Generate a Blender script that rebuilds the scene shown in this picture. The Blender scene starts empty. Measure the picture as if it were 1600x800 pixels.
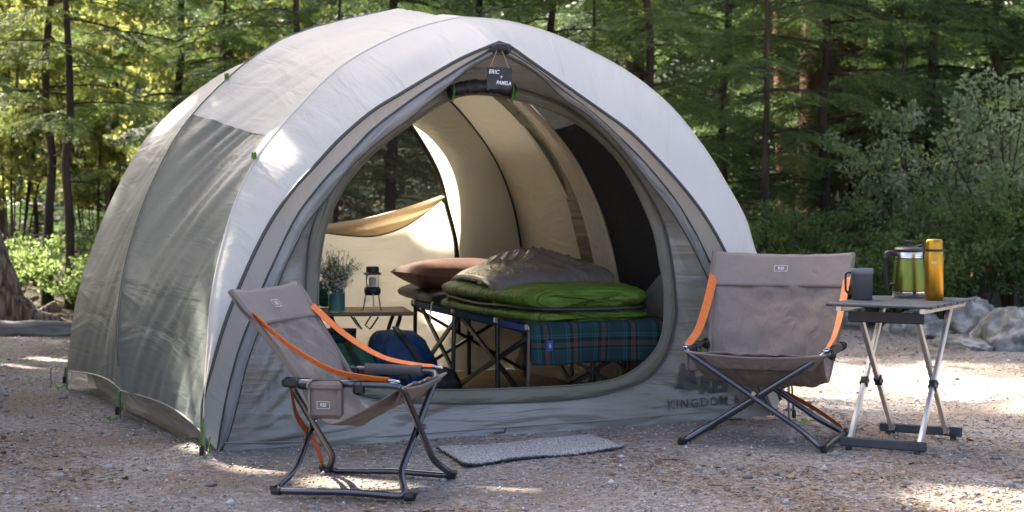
import bpy, math, random
import numpy as np
from mathutils import Vector, Matrix
from mathutils.bvhtree import BVHTree
random.seed(7)
R = np.random.default_rng(11)
SC = bpy.context.scene
COL = SC.collection
rad = math.radians

# ------------------------------------------------------------------ camera, sky, sun, exposure
FPX, HOR, EYE = 2750.0, 300.0, 1.0
cam = bpy.data.cameras.new('camera'); cam_ob = bpy.data.objects.new('camera', cam); COL.objects.link(cam_ob)
cam_ob.location = (0, 0, EYE); cam_ob.rotation_euler = (rad(90), 0, 0)
cam.sensor_width = 36; cam.lens = 36 * FPX / 1600; cam.shift_y = (HOR - 400) / 1600
cam.clip_start = 0.1; cam.clip_end = 2000
cam.dof.use_dof = True; cam.dof.focus_distance = 6.7; cam.dof.aperture_fstop = 4.8
SC.camera = cam_ob
SUN_DIR = Vector((-0.51, 0.50, 0.65)).normalized()
w = bpy.data.worlds.new('World'); SC.world = w; w.use_nodes = True
nt = w.node_tree; nt.nodes.clear()
sky = nt.nodes.new('ShaderNodeTexSky'); sky.sky_type = 'NISHITA'; sky.sun_disc = False
sky.sun_elevation = math.asin(SUN_DIR.z); sky.sun_rotation = math.atan2(SUN_DIR.x, SUN_DIR.y)
sky.dust_density = 5.5; sky.air_density = 0.46; sky.ozone_density = 0.1
bg = nt.nodes.new('ShaderNodeBackground'); bg.inputs[1].default_value = 0.11
wo = nt.nodes.new('ShaderNodeOutputWorld')
nt.links.new(sky.outputs[0], bg.inputs[0]); nt.links.new(bg.outputs[0], wo.inputs[0])
sl = bpy.data.lights.new('sun', 'SUN'); sl.energy = 4.5; sl.angle = rad(0.6); sl.color = (1, 0.93, 0.8)
so = bpy.data.objects.new('sun', sl); COL.objects.link(so)
so.rotation_euler = SUN_DIR.to_track_quat('Z', 'Y').to_euler(); so.location = (-10, 10, 20)
SC.view_settings.view_transform = 'Standard'; SC.view_settings.look = 'None'
SC.view_settings.gamma = 1; SC.view_settings.use_curve_mapping = False
SC.view_settings.exposure = 2.9
SC.cycles.max_bounces = 8; SC.cycles.transparent_max_bounces = 12
SC.cycles.diffuse_bounces = 4; SC.cycles.transmission_bounces = 6

# ------------------------------------------------------------------ helpers: places
def gp(u, v):                      # ground point under a direction of view
    k = EYE / (v - HOR); return np.array([(u - 800) * k, FPX * k, 0.0])
def wp(u, v, Y):                   # a point at distance Y
    return np.array([(u - 800) * Y / FPX, Y, EYE - (v - HOR) * Y / FPX])
TC = np.array([0.027, 7.057, 0.0]); E1 = np.array([0.908, 0.4194, 0]); E2 = np.array([-0.4194, 0.908, 0])
def tl(u, v, tf):                  # tent-local point (s, t, z) on the surface t = tf(z)
    a = (u - 800) / FPX; z = 0.8
    for _ in range(12):
        t = tf(z)
        s = (a * (TC[1] + t * E2[1]) - TC[0] - t * E2[0]) / (E1[0] - a * E1[1])
        Y = TC[1] + s * E1[1] + t * E2[1]
        z = EYE - (v - HOR) * Y / FPX
    return np.array([s, tf(z), z])
def tls(pts, tf): return np.array([tl(u, v, tf) for u, v in pts])

# ------------------------------------------------------------------ helpers: materials
def nodes(name):
    m = bpy.data.materials.new(name); m.use_nodes = True
    n = m.node_tree; n.nodes.clear(); return m, n
def N(n, t, **kw):
    x = n.nodes.new(t)
    for k, v in kw.items(): setattr(x, k, v)
    return x
def rgba(c): return (c[0], c[1], c[2], 1)
def M(name, c1, c2=None, scale=6, rough=0.6, metal=0, bump=0, bscale=60, coord='Object', stretch=(1, 1, 1), rot=0,
      trans=0, tcol=None, spec=0.5, attr=None, c3=None, wr=0, wrs=(3, 14, 1), wrrot=0.6, coat=0, wstr=1.0, alpha=1, transm=0, ior=1.45, detail=6, contrast=(0.35, 0.65), rim=0):
    m, n = nodes(name); L = n.links.new
    out = N(n, 'ShaderNodeOutputMaterial'); p = N(n, 'ShaderNodeBsdfPrincipled')
    tc = N(n, 'ShaderNodeTexCoord'); mp = N(n, 'ShaderNodeMapping')
    mp.inputs['Scale'].default_value = stretch; mp.inputs['Rotation'].default_value = (0, 0, rot)
    L(tc.outputs[coord], mp.inputs[0])
    p.inputs['Roughness'].default_value = rough; p.inputs['Metallic'].default_value = metal
    p.inputs['Specular IOR Level'].default_value = spec; p.inputs['Coat Weight'].default_value = coat
    p.inputs['Transmission Weight'].default_value = transm; p.inputs['IOR'].default_value = ior
    p.inputs['Alpha'].default_value = alpha
    col = None
    if attr:
        a = N(n, 'ShaderNodeAttribute', attribute_name=attr); r = N(n, 'ShaderNodeValToRGB')
        e = r.color_ramp.elements; e[0].color = rgba(c1); e[1].color = rgba(c2 or c1)
        if c3: x = e.new(0.5); x.color = rgba(c3)
        L(a.outputs['Fac'], r.inputs[0]); col = r.outputs[0]
    elif c2:
        t = N(n, 'ShaderNodeTexNoise'); t.inputs['Scale'].default_value = scale; t.inputs['Detail'].default_value = detail
        L(mp.outputs[0], t.inputs[0]); r = N(n, 'ShaderNodeValToRGB'); e = r.color_ramp.elements
        e[0].position, e[1].position = contrast; e[0].color = rgba(c1); e[1].color = rgba(c2)
        if c3: x = e.new(0.5 * sum(contrast)); x.color = rgba(c3)
        L(t.outputs[0], r.inputs[0]); col = r.outputs[0]
    if col is not None: L(col, p.inputs['Base Color'])
    else: p.inputs['Base Color'].default_value = rgba(c1)
    nrm = None
    if wr:
        m2 = N(n, 'ShaderNodeMapping'); m2.inputs['Rotation'].default_value = (0, 0, wrrot); m2.inputs['Scale'].default_value = wrs
        L(tc.outputs['UV'], m2.inputs[0]); t = N(n, 'ShaderNodeTexNoise'); t.inputs['Scale'].default_value = 1.0
        t.inputs['Detail'].default_value = 4; t.inputs['Distortion'].default_value = 0.9
        L(m2.outputs[0], t.inputs[0]); b = N(n, 'ShaderNodeBump'); b.inputs['Strength'].default_value = wstr
        b.inputs['Distance'].default_value = wr; L(t.outputs[0], b.inputs['Height']); nrm = b
    if bump:
        t = N(n, 'ShaderNodeTexNoise'); t.inputs['Scale'].default_value = bscale; t.inputs['Detail'].default_value = 5
        L(mp.outputs[0], t.inputs[0]); b = N(n, 'ShaderNodeBump'); b.inputs['Strength'].default_value = 1
        b.inputs['Distance'].default_value = bump; L(t.outputs[0], b.inputs['Height'])
        if nrm: L(nrm.outputs[0], b.inputs['Normal'])
        nrm = b
    if nrm: L(nrm.outputs[0], p.inputs['Normal'])
    if trans:
        d = N(n, 'ShaderNodeBsdfTranslucent'); mx = N(n, 'ShaderNodeMixShader'); mx.inputs[0].default_value = trans
        if tcol: d.inputs[0].default_value = rgba(tcol)
        elif col is not None: L(col, d.inputs[0])
        else: d.inputs[0].default_value = rgba(c1)
        if nrm: L(nrm.outputs[0], d.inputs['Normal'])
        L(p.outputs[0], mx.inputs[1]); L(d.outputs[0], mx.inputs[2]); L(mx.outputs[0], out.inputs[0])
    else: L(p.outputs[0], out.inputs[0])
    return m

# ------------------------------------------------------------------ helpers: objects
def tag(o, label=None, cat=None, group=None, kind=None):
    if label: o['label'] = label
    if cat: o['category'] = cat
    if group: o['group'] = group
    if kind: o['kind'] = kind
    return o
def thing(name, label, cat, loc=(0, 0, 0), rz=0, group=None):
    o = bpy.data.objects.new(name, None); o.empty_display_size = 0.1; COL.objects.link(o)
    o.location = loc; o.rotation_euler = (0, 0, rz); return tag(o, label, cat, group)
def link(name, me, parent=None, mat=None):
    o = bpy.data.objects.new(name, me); COL.objects.link(o); o.parent = parent
    if mat: me.materials.append(mat)
    return o
def mk(name, V, F, mat, parent=None, smooth=True, uv=None):
    me = bpy.data.meshes.new(name); me.from_pydata([tuple(map(float, v)) for v in V], [], F)
    if smooth: me.polygons.foreach_set('use_smooth', [True] * len(me.polygons))
    if uv is not None:
        ul = me.uv_layers.new(name='UVMap'); li = np.zeros(len(me.loops), int); me.loops.foreach_get('vertex_index', li)
        ul.data.foreach_set('uv', np.asarray(uv, float)[li].ravel())
    me.update(); return link(name, me, parent, mat)
def fast(name, V, F, mat, parent=None, tint=None, smooth=False):
    V = np.asarray(V, np.float32); F = np.asarray(F, np.int32); k = F.shape[1]
    me = bpy.data.meshes.new(name); me.vertices.add(len(V)); me.vertices.foreach_set('co', V.ravel())
    me.loops.add(F.size); me.loops.foreach_set('vertex_index', F.ravel()); me.polygons.add(len(F))
    me.polygons.foreach_set('loop_start', np.arange(0, F.size, k, dtype=np.int32))
    me.polygons.foreach_set('loop_total', np.full(len(F), k, np.int32))
    if smooth: me.polygons.foreach_set('use_smooth', np.ones(len(F), bool))
    if tint is not None:
        a = me.attributes.new('tint', 'FLOAT', 'POINT'); a.data.foreach_set('value', np.asarray(tint, np.float32))
    me.update(calc_edges=True)
    if name is None: return me
    return link(name, me, parent, mat)
class MB:                                            # a mesh made of several pieces
    def __init__(s): s.V = []; s.F = []
    def add(s, V, F):
        b = len(s.V); s.V += [tuple(map(float, v)) for v in V]; s.F += [tuple(b + i for i in f) for f in F]; return s
    def box(s, c, d, rot=None, bev=0.0):
        x, y, z = [q / 2 for q in d]; b = min(bev, x * .9, y * .9, z * .9)
        if b <= 0:
            V = [(i * x, j * y, k * z) for i in (-1, 1) for j in (-1, 1) for k in (-1, 1)]
            F = [(0, 1, 3, 2), (4, 6, 7, 5), (0, 4, 5, 1), (2, 3, 7, 6), (0, 2, 6, 4), (1, 5, 7, 3)]
        else:
            V = []; ring = []
            for k, e in ((-z, b), (-z + b, 0), (z - b, 0), (z, b)):
                r = []
                for (i, j) in ((-1, -1), (1, -1), (1, 1), (-1, 1)):
                    for q in (0, 1):
                        a = (i * (x - e), j * (y - e - b * .7)) if (q == 0) == (i * j < 0) else (i * (x - e - b * .7), j * (y - e))
                        r.append(len(V)); V.append((a[0], a[1], k))
                ring.append(r)
            F = []
            for a, c2 in zip(ring, ring[1:]):
                for q in range(8): F.append((a[q], a[(q + 1) % 8], c2[(q + 1) % 8], c2[q]))
            F.append(tuple(reversed(ring[0]))); F.append(tuple(ring[-1]))
        V = np.array(V)
        if rot is not None: V = V @ np.array(rot.to_3x3() if hasattr(rot, 'to_3x3') else rot).T
        return s.add(V + np.array(c), F)
    def bar(s, a, b, wx, wz, up=(0, 0, 1), bev=0):   # rectangular bar from a to b
        a = Vector(a); b = Vector(b); d = b - a; y = d.normalized(); x = y.cross(Vector(up)).normalized(); z = x.cross(y)
        m = Matrix((x, y, z)).transposed(); return s.box((a + b) / 2, (wx, d.length, wz), m, bev)
    def tube(s, P, r, n=8, closed=False, cap=True, flat=None):
        P = [Vector(p) for p in P]; k = len(P); rr = r if hasattr(r, '__len__') else [r] * k
        T = []
        for i in range(k):
            a = P[(i - 1) % k] if closed else P[max(i - 1, 0)]; b = P[(i + 1) % k] if closed else P[min(i + 1, k - 1)]
            T.append((b - a).normalized() if (b - a).length > 1e-9 else Vector((0, 0, 1)))
        u = T[0].orthogonal().normalized(); V = []; F = []
        for i in range(k):
            u = (u - T[i] * u.dot(T[i])); u = u.normalized() if u.length > 1e-6 else T[i].orthogonal().normalized()
            v = T[i].cross(u)
            for j in range(n):
                a = 2 * math.pi * j / n; V.append(P[i] + (u * math.cos(a) + v * math.sin(a)) * rr[i])
        for i in range(k if closed else k - 1):
            for j in range(n):
                i2 = (i + 1) % k; F.append((i * n + j, i * n + (j + 1) % n, i2 * n + (j + 1) % n, i2 * n + j))
        if cap and not closed: F.append(tuple(range(n - 1, -1, -1))); F.append(tuple((k - 1) * n + j for j in range(n)))
        return s.add(V, F)
    def lathe(s, prof, c=(0, 0, 0), n=24, M3=None):
        V = []; F = []
        for r, z in prof:
            for j in range(n):
                a = 2 * math.pi * j / n; V.append((r * math.cos(a), r * math.sin(a), z))
        for i in range(len(prof) - 1):
            for j in range(n): F.append((i * n + j, i * n + (j + 1) % n, (i + 1) * n + (j + 1) % n, (i + 1) * n + j))
        if prof[0][0] > 1e-5: F.append(tuple(range(n - 1, -1, -1)))
        if prof[-1][0] > 1e-5: F.append(tuple((len(prof) - 1) * n + j for j in range(n)))
        V = np.array(V)
        if M3 is not None: V = V @ np.array(M3).T
        return s.add(V + np.array(c), F)
    def ribbon(s, P, W, th=0.002):                   # band along P, W = width vector or one per point
        P = np.array(P, float); W = np.array(W, float)
        if W.ndim == 1: W = np.repeat(W[None], len(P), 0)
        T = np.gradient(P, axis=0); Nn = np.cross(T, W); Nn /= np.linalg.norm(Nn, axis=1)[:, None] + 1e-9
        V = []; F = []
        for i in range(len(P)):
            for a, b in ((-1, -1), (1, -1), (1, 1), (-1, 1)): V.append(P[i] + W[i] * a / 2 + Nn[i] * b * th / 2)
        for i in range(len(P) - 1):
            for j in range(4): F.append((i * 4 + j, i * 4 + (j + 1) % 4, i * 4 + 4 + (j + 1) % 4, i * 4 + 4 + j))
        k = len(P) - 1; F += [(3, 2, 1, 0), (k * 4, k * 4 + 1, k * 4 + 2, k * 4 + 3)]
        return s.add(V, F)
    def build(s, name, mat, parent=None, smooth=True):
        o = mk(name, s.V, s.F, mat, parent, smooth)
        if smooth: sharp(o)
        return o
def sharp(o, ang=40):
    me = o.data
    try: me.set_sharp_from_angle(angle=rad(ang))
    except Exception: pass
def spline(P, n=8, closed=False):                    # Catmull-Rom through P
    P = np.array(P, float); k = len(P); out = []
    for i in range(k if closed else k - 1):
        g = lambda j: P[j % k] if closed else P[min(max(j, 0), k - 1)]
        p0, p1, p2, p3 = g(i - 1), g(i), g(i + 1), g(i + 2)
        for j in range(n):
            t = j / n; out.append(.5 * (2 * p1 + (p2 - p0) * t + (2 * p0 - 5 * p1 + 4 * p2 - p3) * t * t + (3 * p1 - p0 - 3 * p2 + p3) * t ** 3))
    if not closed: out.append(P[-1])
    return np.array(out)
def resample(P, n):
    P = np.asarray(P, float); d = np.r_[0, np.cumsum(np.linalg.norm(np.diff(P, axis=0), axis=1))]
    x = np.linspace(0, d[-1], n); return np.stack([np.interp(x, d, P[:, i]) for i in range(P.shape[1])], 1)
def rounded(P, r=0.03, n=4, closed=True):            # polyline with rounded corners
    P = [Vector(p) for p in P]; k = len(P); out = []
    for i in range(k):
        if not closed and i in (0, k - 1): out.append(P[i]); continue
        a, b, c = P[(i - 1) % k], P[i], P[(i + 1) % k]
        q = min(r, (a - b).length * .45, (c - b).length * .45); p0 = b + (a - b).normalized() * q; p2 = b + (c - b).normalized() * q
        for j in range(n + 1):
            t = j / n; out.append(p0 * (1 - t) ** 2 + b * 2 * t * (1 - t) + p2 * t * t)
    return out
def grid(name, G, mat, parent=None, disp=None, solid=0, flip=False, uv=None):
    G = np.array(G, float); a, b = G.shape[:2]
    du = np.gradient(G, axis=0); dv = np.gradient(G, axis=1); nn = np.cross(du, dv); nn /= np.linalg.norm(nn, axis=2)[..., None] + 1e-9
    if flip: nn = -nn
    if disp is not None: G = G + nn * np.asarray(disp)[..., None]
    lu = np.r_[0, np.cumsum(np.linalg.norm(np.diff(G, axis=0), axis=2).mean(1))]; lv = np.r_[0, np.cumsum(np.linalg.norm(np.diff(G, axis=1), axis=2).mean(0))]
    UV = np.stack(np.meshgrid(lu, lv, indexing='ij'), -1).reshape(-1, 2) if uv is None else np.asarray(uv).reshape(-1, 2)
    F = []
    for i in range(a - 1):
        for j in range(b - 1):
            q = (i * b + j, i * b + j + 1, (i + 1) * b + j + 1, (i + 1) * b + j); F.append(q[::-1] if flip else q)
    o = mk(name, G.reshape(-1, 3), F, mat, parent, True, UV)
    if solid: s = o.modifiers.new('thickness', 'SOLIDIFY'); s.thickness = solid; s.offset = 0
    return o
class SN:                                            # smooth pseudo noise from sines
    def __init__(s, seed, f, n=7, d=2):
        r = np.random.default_rng(seed); a = r.uniform(0, 2 * np.pi, n) if d == 2 else None
        s.k = r.normal(size=(n, d)); s.k *= (f * r.uniform(.5, 1.6, n) / np.linalg.norm(s.k, axis=1))[:, None]; s.p = r.uniform(0, 7, n); s.n = n
    def __call__(s, *x): return sum(np.sin(sum(k[i] * x[i] for i in range(len(x))) + p) for k, p in zip(s.k, s.p)) / s.n ** .5
def ridged(seed, f, *x): return 1 - np.abs(SN(seed, f, 5, len(x))(*x)).clip(0, 1.4)
def text_mesh(body, size, extrude=0.0, shear=0.0, space=1.0, offset=0.0):
    c = bpy.data.curves.new('lettering', 'FONT'); c.body = body; c.size = size; c.extrude = extrude; c.shear = shear
    c.space_character = space; c.offset = offset; c.align_x = 'CENTER'; c.align_y = 'CENTER'; c.resolution_u = 3
    o = bpy.data.objects.new('lettering', c); COL.objects.link(o)
    dg = bpy.context.evaluated_depsgraph_get(); me = bpy.data.meshes.new_from_object(o.evaluated_get(dg))
    bpy.data.objects.remove(o); bpy.data.curves.remove(c)
    V = np.array([tuple(v.co) for v in me.vertices]); F = [tuple(p.vertices) for p in me.polygons]; bpy.data.meshes.remove(me)
    return V, F
def copy_tree(o, parent=None, **kw):
    c = o.copy(); COL.objects.link(c); c.parent = parent
    for ch in o.children: copy_tree(ch, c)
    return c

# ------------------------------------------------------------------ ground and hillside
m_ground = M('gravel_ground', (.145, .122, .10), (.37, .34, .315), scale=34, rough=.95, bump=.012, bscale=55, c3=(.25, .222, .204), contrast=(.3, .7), spec=.2)
def add_litter(m):                  # brown needle litter in patches over the grey gravel
    n = m.node_tree; L = n.links.new; p = next(x for x in n.nodes if x.type == 'BSDF_PRINCIPLED'); old = p.inputs['Base Color'].links[0].from_socket
    tc = N(n, 'ShaderNodeTexCoord'); a = N(n, 'ShaderNodeTexNoise'); a.inputs['Scale'].default_value = 1.6; a.inputs['Detail'].default_value = 7; a.inputs['Roughness'].default_value = .7
    L(tc.outputs['Object'], a.inputs[0]); r = N(n, 'ShaderNodeValToRGB'); r.color_ramp.elements[0].position = .45; r.color_ramp.elements[1].position = .62
    L(a.outputs[0], r.inputs[0]); mx = N(n, 'ShaderNodeMixRGB'); mx.inputs[2].default_value = (.17, .115, .075, 1)
    ml = N(n, 'ShaderNodeMath', operation='MULTIPLY'); ml.inputs[1].default_value = .65
    L(r.outputs[0], ml.inputs[0]); L(ml.outputs[0], mx.inputs[0]); L(old, mx.inputs[1]); L(mx.outputs[0], p.inputs['Base Color'])
add_litter(m_ground)
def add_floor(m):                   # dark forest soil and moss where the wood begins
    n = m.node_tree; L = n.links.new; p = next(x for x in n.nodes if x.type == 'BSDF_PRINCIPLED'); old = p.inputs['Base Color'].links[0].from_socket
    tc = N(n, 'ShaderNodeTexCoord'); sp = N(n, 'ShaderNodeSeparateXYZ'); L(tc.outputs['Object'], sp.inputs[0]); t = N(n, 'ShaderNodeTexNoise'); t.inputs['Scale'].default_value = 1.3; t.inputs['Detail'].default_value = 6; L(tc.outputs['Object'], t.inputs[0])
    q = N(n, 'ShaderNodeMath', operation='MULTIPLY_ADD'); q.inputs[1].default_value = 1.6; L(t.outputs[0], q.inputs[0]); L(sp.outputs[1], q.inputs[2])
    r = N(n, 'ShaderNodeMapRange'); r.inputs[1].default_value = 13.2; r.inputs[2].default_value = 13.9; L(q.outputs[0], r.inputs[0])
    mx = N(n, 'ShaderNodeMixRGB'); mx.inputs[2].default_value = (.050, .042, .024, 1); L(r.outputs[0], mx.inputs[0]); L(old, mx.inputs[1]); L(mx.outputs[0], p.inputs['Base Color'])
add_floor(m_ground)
gx = np.r_[-300, -120, -60, -35, -22, -15, -11, np.arange(-8, 8.01, .12), 11, 15, 22, 35, 60, 120, 300]
gy = np.r_[-200, -60, -20, -5, 0, 3, np.arange(5, 14, .12), np.arange(14, 30, .8), 34, 40, 50, 65, 90, 140, 300]
GX, GY = np.meshgrid(gx, gy, indexing='ij')
gn1, gn2 = SN(1, 9), SN(2, 2.2)
def ground_z(x, y):
    z = gn1(x, y) * .0045 + gn2(x, y) * .007
    f = np.clip((y - 12.4) / 4, 0, 1); z = z * (1 + 6 * f) + f * .12
    return z + np.clip(y - 17, 0, 400) * .035
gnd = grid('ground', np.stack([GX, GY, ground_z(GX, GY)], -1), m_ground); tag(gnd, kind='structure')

m_hill = M('wooded_slope', (.016, .022, .010), (.05, .06, .022), 1.2, rough=1, bump=.3, bscale=2, c3=(.03, .038, .016))
hx, hy = np.meshgrid(np.linspace(-90, 90, 90), np.r_[np.linspace(36, 80, 40), 130], indexing='ij')
tag(grid('hillside', np.stack([hx, hy, .2 + (hy - 34) * .42 + .9 * SN(3, .35)(hx, hy) + np.where(hx < -6, (hx + 6) * .12, 0)], -1), m_hill), kind='structure')
# pebbles and fallen needles strewn over the pitch
def scatter(n, y0, y1):
    y = y0 * (y1 / y0) ** R.random(n); x = (R.random(n) * 2 - 1) * (y * .31 + .25); return x, y
def inside_tent(x, y):
    dx, dy = x - TC[0], y - TC[1]; s = dx * E1[0] + dy * E1[1]; t = dx * E2[0] + dy * E2[1]; return (np.abs(s) < 1.15) & (t > .3) & (t < 2.5)
m_peb = M('pebble', (.08, .07, .06), (.62, .61, .61), rough=.85, attr='tint', c3=(.29, .265, .25))
x, y = scatter(64000, 5.2, 12.6); k = ~inside_tent(x, y); x, y = x[k], y[k]; n = len(x)
oc = np.array([(1, 0, 0), (0, 1, 0), (-1, 0, 0), (0, -1, 0), (0, 0, 1), (0, 0, -1)], float)
r = .0018 + .0046 * R.random(n) ** 2.2 + (R.random(n) < .010) * R.random(n) ** 2 * .018
V = oc[None] * (1 + .5 * (R.random((n, 6, 1)) - .5)) * r[:, None, None] * np.stack([R.uniform(.8, 1.6, n), R.uniform(.7, 1.3, n), R.uniform(.45, .9, n)], 1)[:, None]
a = R.random(n) * 6.28; ca, sa = np.cos(a)[:, None], np.sin(a)[:, None]
V = np.stack([V[..., 0] * ca - V[..., 1] * sa, V[..., 0] * sa + V[..., 1] * ca, V[..., 2]], -1) + np.stack([x, y, ground_z(x, y) + r * .25], 1)[:, None]
F = np.array([(0, 1, 4), (1, 2, 4), (2, 3, 4), (3, 0, 4), (1, 0, 5), (2, 1, 5), (3, 2, 5), (0, 3, 5)])
tint = np.clip(R.normal(.46, .17, n) + (R.random(n) < .04) * .4, 0, 1)
peb = fast('loose_gravel', V.reshape(-1, 3), (F[None] + 6 * np.arange(n)[:, None, None]).reshape(-1, 3), m_peb, None, np.repeat(tint, 6))
tag(peb, 'fine grey and brown gravel strewn over the campsite ground', 'gravel', kind='stuff')
m_needle = M('fallen_needle', (.08, .045, .025), (.38, .29, .18), rough=.9, attr='tint', c3=(.20, .125, .07))
x, y = scatter(90000, 5.2, 13.2); lit = SN(5, 3.0)(x, y) + .7 * SN(6, 9)(x, y) + R.normal(0, .35, len(x)) > .15; lit &= ~inside_tent(x, y); x, y = x[lit], y[lit]; n = len(x)
a = R.random(n) * 6.28; l = R.uniform(.008, .03, n); wd = R.uniform(.0009, .002, n) + (R.random(n) < .03) * R.uniform(.003, .008, n); zz = ground_z(x, y) + R.uniform(.002, .008, n)
tw_ = R.random(n) < .004; l = np.where(tw_, R.uniform(.05, .14, n), l); wd = np.where(tw_, R.uniform(.0018, .0035, n), wd); chip = R.random(n) < .012; l = np.where(chip, R.uniform(.012, .03, n), l); wd = np.where(chip, R.uniform(.004, .009, n), wd)
d = np.stack([np.cos(a), np.sin(a), R.normal(0, .12, n) * np.where(tw_, .2, 1)], 1); q = np.stack([-np.sin(a), np.cos(a), R.normal(0, .5, n)], 1); c = np.stack([x, y, zz], 1)
V = np.stack([c - d * l[:, None] / 2 - q * wd[:, None], c - d * l[:, None] / 2 + q * wd[:, None], c + d * l[:, None] / 2 + q * wd[:, None] * .5, c + d * l[:, None] / 2 - q * wd[:, None] * .5], 1)
ndl = fast('needle_litter', V.reshape(-1, 3), np.arange(4 * n).reshape(-1, 4), m_needle, None, np.repeat(R.random(n), 4))
tag(ndl, 'brown fallen needles and bark bits scattered over the gravel', 'leaf litter', kind='stuff')

# ------------------------------------------------------------------ the tent: cloth
m_white = M('fly_white', (.81, .785, .735), (.78, .755, .705), 3, rough=.5, wr=.016, wrs=(2.2, 9, 1), wrrot=.5, trans=.38, tcol=(.86, .80, .66), spec=.4, bump=.0005, bscale=30)
m_fgrey = M('fly_grey', (.115, .13, .122), (.14, .155, .146), 3, rough=.40, wr=.013, wrs=(1.6, 7, 1), wrrot=.75, trans=.04, tcol=(.2, .22, .2), spec=.5, bump=.001, bscale=26)
m_wall = M('wall_grey', (.25, .24, .20), (.285, .272, .232), 3, rough=.27, wr=.03, wrs=(1.5, 9, 1), wrrot=0, trans=.08, tcol=(.24, .25, .22), spec=.75, bump=.001, bscale=28)
m_gusset = M('gusset_cloth', (.56, .54, .48), (.60, .58, .53), 4, rough=.5, wr=.010, wrs=(2, 14, 1), wrrot=.3, trans=.25, tcol=(.6, .57, .48))
m_sleeve = M('sleeve_cloth', (.24, .245, .235), (.29, .295, .285), 5, rough=.3, wr=.02, wrs=(20, 5, 1), wrrot=.3, spec=.7, bump=.001, bscale=40)
m_trim = M('dark_piping', (.06, .062, .06), rough=.6)
m_flange = M('flange_cloth', (.12, .115, .078), (.15, .142, .10), 4, rough=.42, wr=.02, wrs=(14, 4, 1), wrrot=.4, spec=.5)
m_cream = M('inner_cream', (.70, .64, .51), (.74, .68, .55), 3, rough=.6, wr=.02, wrs=(3, 9, 1), wrrot=.9, trans=.5, tcol=(.80, .73, .57))
m_tan = M('inner_tan', (.47, .36, .24), (.50, .39, .26), 3, rough=.6, wr=.012, wrs=(3, 9, 1), trans=.35, tcol=(.58, .43, .26))
m_olive = M('inner_olive', (.10, .095, .065), (.12, .11, .075), 5, rough=.55, wr=.02, wrs=(3, 14, 1), trans=.15)
m_black = M('black_nylon', (.012, .012, .014), (.02, .02, .022), 8, rough=.45, bump=.002, bscale=60)
m_floor = M('tent_floor', (.20, .155, .10), (.25, .20, .13), 3, rough=.45, bump=.006, bscale=9)
m_pole = M('pole_metal', (.35, .35, .36), rough=.3, metal=1)
m_dpole = M('dark_pole', (.03, .028, .025), rough=.4)
m_green = M('green_webbing', (.05, .17, .018), (.075, .23, .026), 40, rough=.6, bump=.001, bscale=300)
def mesh_mat(name, col, op):
    m, n = nodes(name); L = n.links.new; o = N(n, 'ShaderNodeOutputMaterial'); d = N(n, 'ShaderNodeBsdfDiffuse'); t = N(n, 'ShaderNodeBsdfTransparent'); mx = N(n, 'ShaderNodeMixShader')
    d.inputs[0].default_value = rgba(col); mx.inputs[0].default_value = op; L(t.outputs[0], mx.inputs[1]); L(d.outputs[0], mx.inputs[2]); L(mx.outputs[0], o.inputs[0]); return m
m_mesh = mesh_mat('window_netting', (.10, .095, .115), .48)
m_mesh2 = mesh_mat('side_netting', (.035, .033, .034), .88)
m_logo = M('printed_logo', (.085, .095, .09), rough=.5, spec=.3)

tent = thing('camping_tent', 'large white and grey dome tent with its big rounded front door open', 'tent', tuple(TC), math.atan2(E1[1], E1[0]))
tA = lambda z: .59 * (max(z, 0) / 1.76) ** 1.3
tT1 = lambda z: .02 + .17 * max(z, 0) / 1.6
tT2 = lambda z: .20
tT3 = lambda z: .215
tD = lambda z: .21 + .11 * max(z, 0)
AL = tls([(317, 677), (320, 600), (324, 540), (328, 480), (337, 425), (349, 376), (365, 321), (397, 252), (420, 220), (450, 186), (505, 128), (550, 92), (615, 58), (670, 38), (722, 27)], tA)
AR = tls([(722, 27), (790, 33), (860, 52), (922, 80), (986, 116), (1050, 169), (1101, 233), (1135, 288), (1165, 343), (1182, 399)], tA)
AR = np.vstack([AR, [1.32, tA(.5), .52], [1.315, tA(.35), .36], [1.30, tA(.2), .20]])
T1L = tls([(316, 674), (317, 625), (329, 580), (345, 525), (362, 477), (394, 402), (425, 343), (462, 291), (495, 256), (531, 217), (581, 174), (625, 147), (680, 114), (725, 89), (780, 66)], tT1)
T1R = tls([(780, 66), (792, 69), (837, 101), (880, 131), (944, 176), (986, 207), (1029, 250), (1071, 297), (1105, 343), (1135, 397), (1165, 465), (1190, 535), (1208, 590), (1220, 625)], tT1)
T2L = tls([(339, 703), (349, 642), (362, 583), (378, 531), (391, 499), (407, 456), (430, 405), (462, 340), (495, 295), (527, 259), (560, 225), (581, 203), (632, 164), (682, 130), (725, 103), (780, 72)], tT2)
T2R = tls([(780, 72), (840, 110), (880, 142), (922, 173), (965, 212), (1007, 254), (1050, 305), (1080, 352), (1103, 397), (1130, 455), (1160, 520), (1185, 585), (1211, 648)], tT2)
T3L = tls([(341, 705), (354, 690), (370, 635), (384, 574), (401, 525), (432, 452), (443, 421), (462, 382), (480, 348), (514, 305), (547, 262), (591, 221), (639, 186), (690, 143), (736, 105), (780, 82)], tT3)
T3R = tls([(780, 82), (837, 114), (882, 155), (922, 182), (965, 224), (1007, 275), (1050, 331), (1080, 382), (1097, 416), (1122, 468), (1150, 530), (1178, 592), (1208, 649)], tT3)
def both(Lp, Rp, n=46): return np.vstack([resample(spline(Lp, 4), n), resample(spline(Rp, 4), n)[1:]])
A, T1, T2, T3 = both(AL, AR), both(T1L, T1R), both(T2L, T2R), both(T3L, T3R)
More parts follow.
